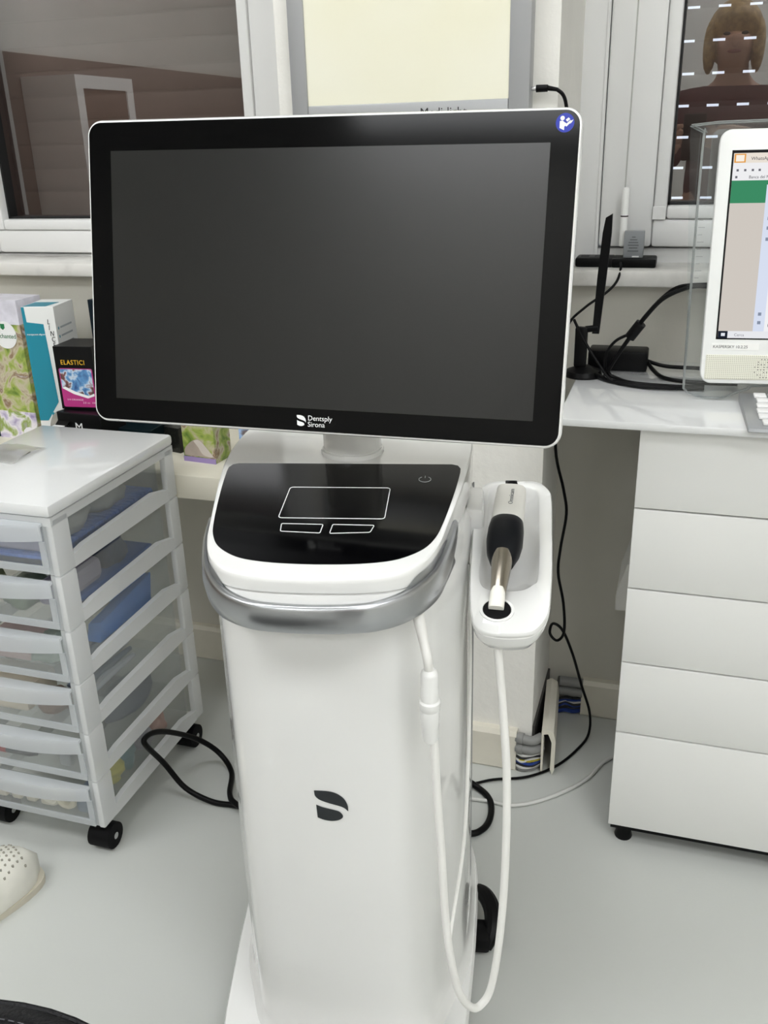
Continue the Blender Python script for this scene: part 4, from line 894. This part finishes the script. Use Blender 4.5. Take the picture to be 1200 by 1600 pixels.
pts = crom([(-.190, 1.428, 1.1775), (-.181, 1.430, 1.170), (-.176, 1.432, 1.155), (-.172, 1.435, 1.12), (-.170, 1.45, 1.0), (-.172, 1.47, .85), (-.176, 1.50, .74), (-.177, 1.50, .624), (-.160, 1.50, .55), (-.153, 1.50, .505), (-.160, 1.50, .44), (-.162, 1.50, .39), (-.150, 1.50, .33), (-.146, 1.50, .272), (-.158, 1.502, .250), (-.172, 1.504, .262), (-.168, 1.506, .282), (-.150, 1.508, .270), (-.130, 1.52, .215), (-.112, 1.55, .13), (-.095, 1.57, .06), (-.093, 1.57, .012), (-.105, 1.53, .004), (-.14, 1.46, .004), (-.19, 1.41, .004), (-.25, 1.385, .004), (-.29, 1.36, .004), (-.36, 1.33, .004)], 6)
obj('cord', MB().tube(pts, .0026, 8), BLACK, PL, True)
def cord(name, pts, r, m, label, k=7): return obj(name, MB().tube(crom(pts, k), r, 10), m, smooth=True, label=label, cat='cable', ang=80)
cord('mains_cord', [(-.60, 1.19, .008), (-.66, 1.187, .006), (-.693, 1.186, .006), (-.734, 1.185, .006), (-.786, 1.188, .023), (-.822, 1.185, .073), (-.824, 1.142, .143), (-.825, 1.146, .156), (-.823, 1.176, .147), (-.817, 1.218, .118), (-.799, 1.272, .068), (-.77, 1.293, .028), (-.731, 1.265, .012), (-.702, 1.20, .017), (-.675, 1.177, .017), (-.60, 1.15, .012)], .0052, BLACK, 'thick black mains cord looped on the floor left of the cart')
cord('mains_cord', [(-.33, 1.36, .03), (-.275, 1.352, .008), (-.245, 1.325, .006), (-.235, 1.28, .006), (-.243, 1.245, .006), (-.27, 1.228, .006), (-.36, 1.22, .006)], .0058, BLACK, 'thick black cord curling out behind the cart on its right')
cord('floor_cord', [(-.40, 1.30, .004), (-.27, 1.322, .004), (-.20, 1.325, .004), (-.14, 1.365, .004), (-.085, 1.43, .004), (-.052, 1.50, .004), (.02, 1.58, .004)], .0035, CABLEGREY, 'pale grey cord lying on the floor in an arc to the cabinet')
# leads behind the computer
cord('signal_lead', [(.040, 1.455, .905), (.015, 1.46, .903), (-.02, 1.47, .885), (-.045, 1.48, .855), (-.07, 1.49, .815), (-.092, 1.50, .775), (-.098, 1.505, .757), (-.085, 1.50, .750), (-.05, 1.47, .750), (.05, 1.46, .750)], .0034, BLACK, 'black lead with a ferrite lump rising to the computer back')
obj('ferrite_core', MB().tube([(-.068, 1.488, .819), (-.052, 1.483, .843)], .0085, 14), BLACK, smooth=True, label='black ferrite lump on the lead behind the computer', cat='ferrite')
cord('signal_lead', [(.040, 1.457, .908), (.00, 1.47, .902), (-.025, 1.48, .882), (-.05, 1.484, .85), (-.062, 1.495, .828), (-.09, 1.50, .81), (-.104, 1.505, .785), (-.104, 1.51, .752), (-.112, 1.50, .749)], .0024, BLACK, 'thin black lead beside the ferrite lead, dropping to the desk')
cord('power_lead_desk', [(-.045, 1.59, .765), (-.03, 1.56, .752), (-.01, 1.52, .749), (.03, 1.50, .749), (.10, 1.50, .749)], .0034, BLACK, 'black lead from the power brick toward the computer, upper one')
cord('power_lead_desk', [(-.04, 1.60, .757), (-.01, 1.59, .752), (.04, 1.585, .752), (.12, 1.58, .752)], .0034, BLACK, 'black lead leaving the right end of the power brick')
cord('usb_lead', [(-.118, 1.510, .752), (-.10, 1.49, .749), (-.08, 1.475, .749), (-.05, 1.462, .749), (-.01, 1.462, .749), (.05, 1.475, .749)], .0036, BLACK, 'black lead from the aerial base across the desk')
cord('usb_lead', [(-.158, 1.505, .842), (-.14, 1.502, .81), (-.115, 1.495, .775), (-.09, 1.48, .750), (-.06, 1.462, .749), (-.02, 1.452, .749), (.05, 1.462, .749)], .0024, BLACK, 'thin black lead crossing the aerial down to the desk')
cord('charger_lead', [(-.10, 1.659, .912), (-.098, 1.640, .905), (-.102, 1.622, .886), (-.118, 1.612, .868), (-.150, 1.60, .845), (-.176, 1.59, .815), (-.178, 1.58, .76)], .0022, BLACK, 'thin black lead dropping from the charger on the sill')

# ================================================================== CLOG, STOOL
CLM = yaw((-.978, .848, 0), -25)       # local -y heel, +y toe... toe points along local +y
CL = thing('clog', (-.96, .88, 0), 0, 'white perforated rubber clog at the left edge of the floor', 'shoe')
def clog(h, w): 
    loops = []
    for i in range(13):
        u = i/12; y = -.13 + .245*u
        hw = w*(.62+.38*math.sin(PI*min(1, u*1.05)**.8))*(1 if u < .8 else math.sqrt(max(.001, 1-((u-.8)/.2)**2))*.98+.02)
        ht = h*(.55+.55*math.sin(PI*min(.95, u*.75+.12)))*(1 if u < .78 else math.sqrt(max(.002, 1-((u-.78)/.235)**2)))
        loops.append([(hw*math.copysign(abs(math.cos(a))**.8, math.cos(a)), y, max(.0, .028+(ht)*math.copysign(abs(math.sin(a))**.9, math.sin(a)) if math.sin(a) > 0 else .028+.028*math.copysign(abs(math.sin(a))**.5, math.sin(a)))) for a in [2*PI*k/24 for k in range(24)]])
    return MB().loft(loops)
UP = obj('upper', clog(.056, .054), mat('worn_white_rubber', 'E6E4DA', rough=.55, var=.06, vscale=20), CL, True, M=CLM, ang=70)
hl = MB()
for i in range(-4, 5):
    for j in range(6):
        x = i*.0085+(j % 2)*.004; y = .035+j*.0095
        if abs(x) < .044*(1-((y-.02)/.11)**2):
            u = (y+.13)/.245
            ht = .056*(.55+.55*math.sin(PI*min(.95, u*.75+.12)))*(1 if u < .78 else math.sqrt(max(.002, 1-((u-.78)/.235)**2)))
            hw = .054*(.62+.38*math.sin(PI*min(1, u*1.05)**.8))*(1 if u < .8 else math.sqrt(max(.001, 1-((u-.8)/.2)**2)))
            ca = (abs(x)/hw)**(1/.8); z = .028+ht*max(0, 1-ca*ca)**.45
            hl.cyl((x, y, z-.003), .0020, .0036, 8)
obj('vent_holes', hl, mat('grey_hole', '9B988C', rough=.7), UP, M=CLM)
obj('sole', MB().loft([[(p[0]*1.02, p[1]*1.01, z) for p in [(.046*math.copysign(abs(math.cos(a))**.7, math.cos(a)), -.01+.126*math.copysign(abs(math.sin(a))**.75, math.sin(a))) for a in [2*PI*k/32 for k in range(32)]]] for z in (0, .012)]), mat('worn_sole', 'CFC9B8', rough=.7), CL, True, M=CLM)
ST = thing('stool', (-.455, .182, 0), 0, 'round black leather stool seat with a stitched edge, near corner', 'stool')
LEA = mat('black_grained_leather', '101014', rough=.42, spec=.3, var=.2, vscale=60, bump=.5, bscale=260)
SX, SY, SR, SZT = -.455, .182, .26, .455
STM = Matrix.Translation((SX, SY, 0))
SE = obj('seat', MB().lathe([(.001, SZT-.07), (SR-.02, SZT-.07), (SR, SZT-.055), (SR+.004, SZT-.03), (SR-.004, SZT-.008), (SR-.02, SZT), (SR*.6, SZT+.006), (.001, SZT+.008)], 64, M=STM), LEA, ST, True, ang=60)
sti = MB()
for k in range(170):
    a0 = 2*PI*k/170; a1 = a0+2*PI/170*.6; q = SR-.024
    sti.tube([(SX+q*math.cos(a), SY+q*math.sin(a), SZT+.0009) for a in (a0, a1)], .0006, 5)
o = obj('stitching', sti, mat('grey_thread', '55555A', rough=.7), SE); o['kind'] = 'stuff'
obj('piping', MB().tube([(SX+(SR+.001)*math.cos(2*PI*k/64), SY+(SR+.001)*math.sin(2*PI*k/64), SZT-.014) for k in range(65)], .003, 8), LEA, SE, True)
obj('column', MB().cyl((SX, SY, .07), .022, SZT-.14, 20), CHROME, ST, True)
for k in range(5):
    a = 2*PI*k/5+.3
    lg = obj('foot_spoke', MB().tube([(SX, SY, .085), (SX+.22*math.cos(a), SY+.22*math.sin(a), .06)], [.018, .012], 10), CHROME, ST, True)
    obj('wheel', MB().cyl((SX+.22*math.cos(a)-.009, SY+.22*math.sin(a), .0255), .025, .018, 18, axis='x'), BLACK, lg, True)

# ================================================================== PHOTOGRAPHER (seen mirrored in the right window)
PE = thing('person', (.12, -.42, 0), 0, 'person with a blond bob in a maroon top, mirrored in the right window', 'person')
SKIN = mat('skin', 'C99B82', rough=.55, var=.05); TOP = mat('maroon_knit', '5A2A30', rough=.8, var=.1, vscale=40); TROU = mat('dark_trousers', '2A2C33', rough=.8); HAIR = mat('blond_hair', 'B99A68', rough=.5, var=.25, vscale=50)
def skinned(name, V, Ed, Rd, m, parent, root=0, sub=2):
    me = bpy.data.meshes.new(name+'_cage'); me.from_pydata([Vector(p) for p in V], Ed, [])
    o = bpy.data.objects.new(name+'_cage', me); COL.objects.link(o)
    sk = o.modifiers.new('skin', 'SKIN'); sk.use_smooth_shade = True
    ss = o.modifiers.new('sub', 'SUBSURF'); ss.levels = sub; ss.render_levels = sub
    if not me.skin_vertices:
        bm = bmesh.new(); bm.from_mesh(me); bm.verts.layers.skin.verify(); bm.to_mesh(me); bm.free()
    lay = me.skin_vertices[0].data
    for i, r in enumerate(Rd): lay[i].radius = r if isinstance(r, tuple) else (r, r)
    for i in range(len(V)): lay[i].use_root = (i == root)
    bpy.context.view_layer.update()
    dg = bpy.context.evaluated_depsgraph_get(); nm = bpy.data.meshes.new_from_object(o.evaluated_get(dg))
    COL.objects.unlink(o); bpy.data.objects.remove(o); bpy.data.meshes.remove(me)
    nm.transform(WM[parent].inverted()); nm.name = name; nm.materials.clear(); nm.materials.append(m)
    for p in nm.polygons: p.use_smooth = True
    q = bpy.data.objects.new(name, nm); COL.objects.link(q); q.parent = parent; WM[q] = WM[parent]; return q
bx, by = .12, -.42
V = [(bx, by, .80), (bx, by, .95), (bx, by-.005, 1.10), (bx, by-.005, 1.20), (bx, by+.005, 1.27), (bx-.005, by+.03, 1.33), (bx-.01, by+.055, 1.385), (bx-.01, by+.05, 1.45),
     (bx+.09, by, .74), (bx+.095, by+.01, .42), (bx+.10, by-.01, .08), (bx+.105, by+.10, .035), (bx-.09, by, .74), (bx-.095, by+.01, .42), (bx-.10, by-.01, .08), (bx-.105, by+.10, .035),
     (bx+.155, by, 1.20), (bx+.19, by+.07, 1.01), (bx+.06, by+.27, 1.09), (bx-.045, by+.365, 1.115), (bx-.155, by, 1.20), (bx-.215, by+.08, 1.01), (bx-.20, by+.25, 1.07), (bx-.165, by+.355, 1.11)]
Ed = [(0, 1), (1, 2), (2, 3), (3, 4), (4, 5), (5, 6), (6, 7), (0, 8), (8, 9), (9, 10), (10, 11), (0, 12), (12, 13), (13, 14), (14, 15), (3, 16), (16, 17), (17, 18), (18, 19), (3, 20), (20, 21), (21, 22), (22, 23)]
Rd = [(.15, .11), (.135, .10), (.14, .105), (.10, .085), (.055, .055), (.05, .05), (.075, .085), (.07, .08), (.085, .09), (.06, .065), (.042, .042), (.04, .03), (.085, .09), (.06, .065), (.042, .042), (.04, .03), .058, .045, .036, .027, .058, .045, .036, .027]
skinned('body', V, Ed, Rd, SKIN, PE)
HC = Vector((bx-.01, by+.055, 1.425))
def ell(c, r, n=20, mq=14, fz=None):
    m_ = MB(); loops = []
    for i in range(mq+1):
        a = -PI/2+PI*i/mq; loops.append([(c[0]+max(.0005, r[0]*math.cos(a))*math.cos(2*PI*k/n), c[1]+max(.0005, r[1]*math.cos(a))*math.sin(2*PI*k/n), c[2]+r[2]*math.sin(a)) for k in range(n)])
    return m_.loft(loops)
hr = ell((HC.x, HC.y-.028, HC.z+.012), (.098, .095, .115)); hr.v = [Vector((p.x, min(p.y, HC.y+.030) if p.z < HC.z+.055 else p.y, p.z)) for p in hr.v]
obj('hair', hr, HAIR, PE, True, ang=80)
for s_ in (-1, 1):
    obj('side_hair', ell((HC.x+s_*.082, HC.y-.005, HC.z-.03), (.024, .055, .09)), HAIR, PE, True, ang=80)
    obj('eye', ell((HC.x+s_*.030, HC.y+.080, HC.z+.005), (.012, .006, .006)), mat('dark_eye', '2A2420', rough=.3), PE, True)
    obj('ear', ell((HC.x+s_*.078, HC.y+.01, HC.z-.002), (.008, .016, .028)), SKIN, PE, True)
obj('nose', ell((HC.x, HC.y+.092, HC.z-.018), (.012, .014, .022)), SKIN, PE, True)
obj('mouth', ell((HC.x, HC.y+.083, HC.z-.052), (.024, .005, .006)), mat('lips', 'A05A55', rough=.5), PE, True)
Vt = V[:5]+V[16:19]+V[20:23]; Vt = [Vector(p) for p in Vt]; Vt[4] = Vector((bx, by+.002, 1.265))
skinned('maroon_top', Vt, [(0, 1), (1, 2), (2, 3), (3, 4), (3, 5), (5, 6), (6, 7), (3, 8), (8, 9), (9, 10)], [(.165, .125), (.152, .115), (.156, .118), (.118, .10), (.075, .07), .072, .058, .046, .072, .058, .046], TOP, PE)
skinned('trousers', [(bx, by, .84), (bx+.09, by, .74), (bx+.095, by+.01, .42), (bx+.10, by-.01, .10), (bx-.09, by, .74), (bx-.095, by+.01, .42), (bx-.10, by-.01, .10)], [(0, 1), (1, 2), (2, 3), (0, 4), (4, 5), (5, 6)], [(.155, .12), (.10, .10), .075, .06, (.10, .10), .075, .06], TROU, PE)
# hands round the phone
PHX, PHY, PHZ = .0, -.030, 1.095
for s_ in (-1, 1):
    wx = bx-.045 if s_ > 0 else bx-.165
    w0 = Vector((bx-.045, by+.365, 1.115)) if s_ > 0 else Vector((bx-.165, by+.355, 1.11))
    px_ = PHX + s_*.046
    pal = Vector((px_+s_*.012, PHY-.012, PHZ-.012))
    HV = [w0, pal]; HE = [(0, 1)]; HR = [.024, .022]
    for j in range(4):
        a = len(HV); z = PHZ-.032+.021*j; ln = (.8, .95, 1, .92)[j]
        HV += [Vector((px_+s_*.014, PHY+.004, z)), Vector((px_+s_*.008, PHY+.020, z+.004)), Vector((px_+s_*(.008-.020*ln), PHY+.022, z+.007))]
        HE += [(1, a), (a, a+1), (a+1, a+2)]; HR += [.009, .0085, .0075]
    a = len(HV); HV += [Vector((px_-s_*.002, PHY-.016, PHZ-.01)), Vector((px_-s_*.020, PHY-.014, PHZ+.006))]; HE += [(1, a), (a, a+1)]; HR += [.010, .0085]
    skinned('hand', HV, HE, HR, SKIN, PE)
PN = thing('phone', (PHX, PHY, PHZ-.07), 0, 'dark phone held up by the person mirrored in the right window', 'phone')
obj('case', MB().box(PHX-.037, PHX+.037, PHY-.004, PHY+.004, PHZ-.075, PHZ+.075, r=.0038), BLACK, PN, True)
obj('lens', MB().cyl((PHX, PHY+.004, PHZ+.025), .007, .002, 18, axis='y'), GLASSBLACK, PN)
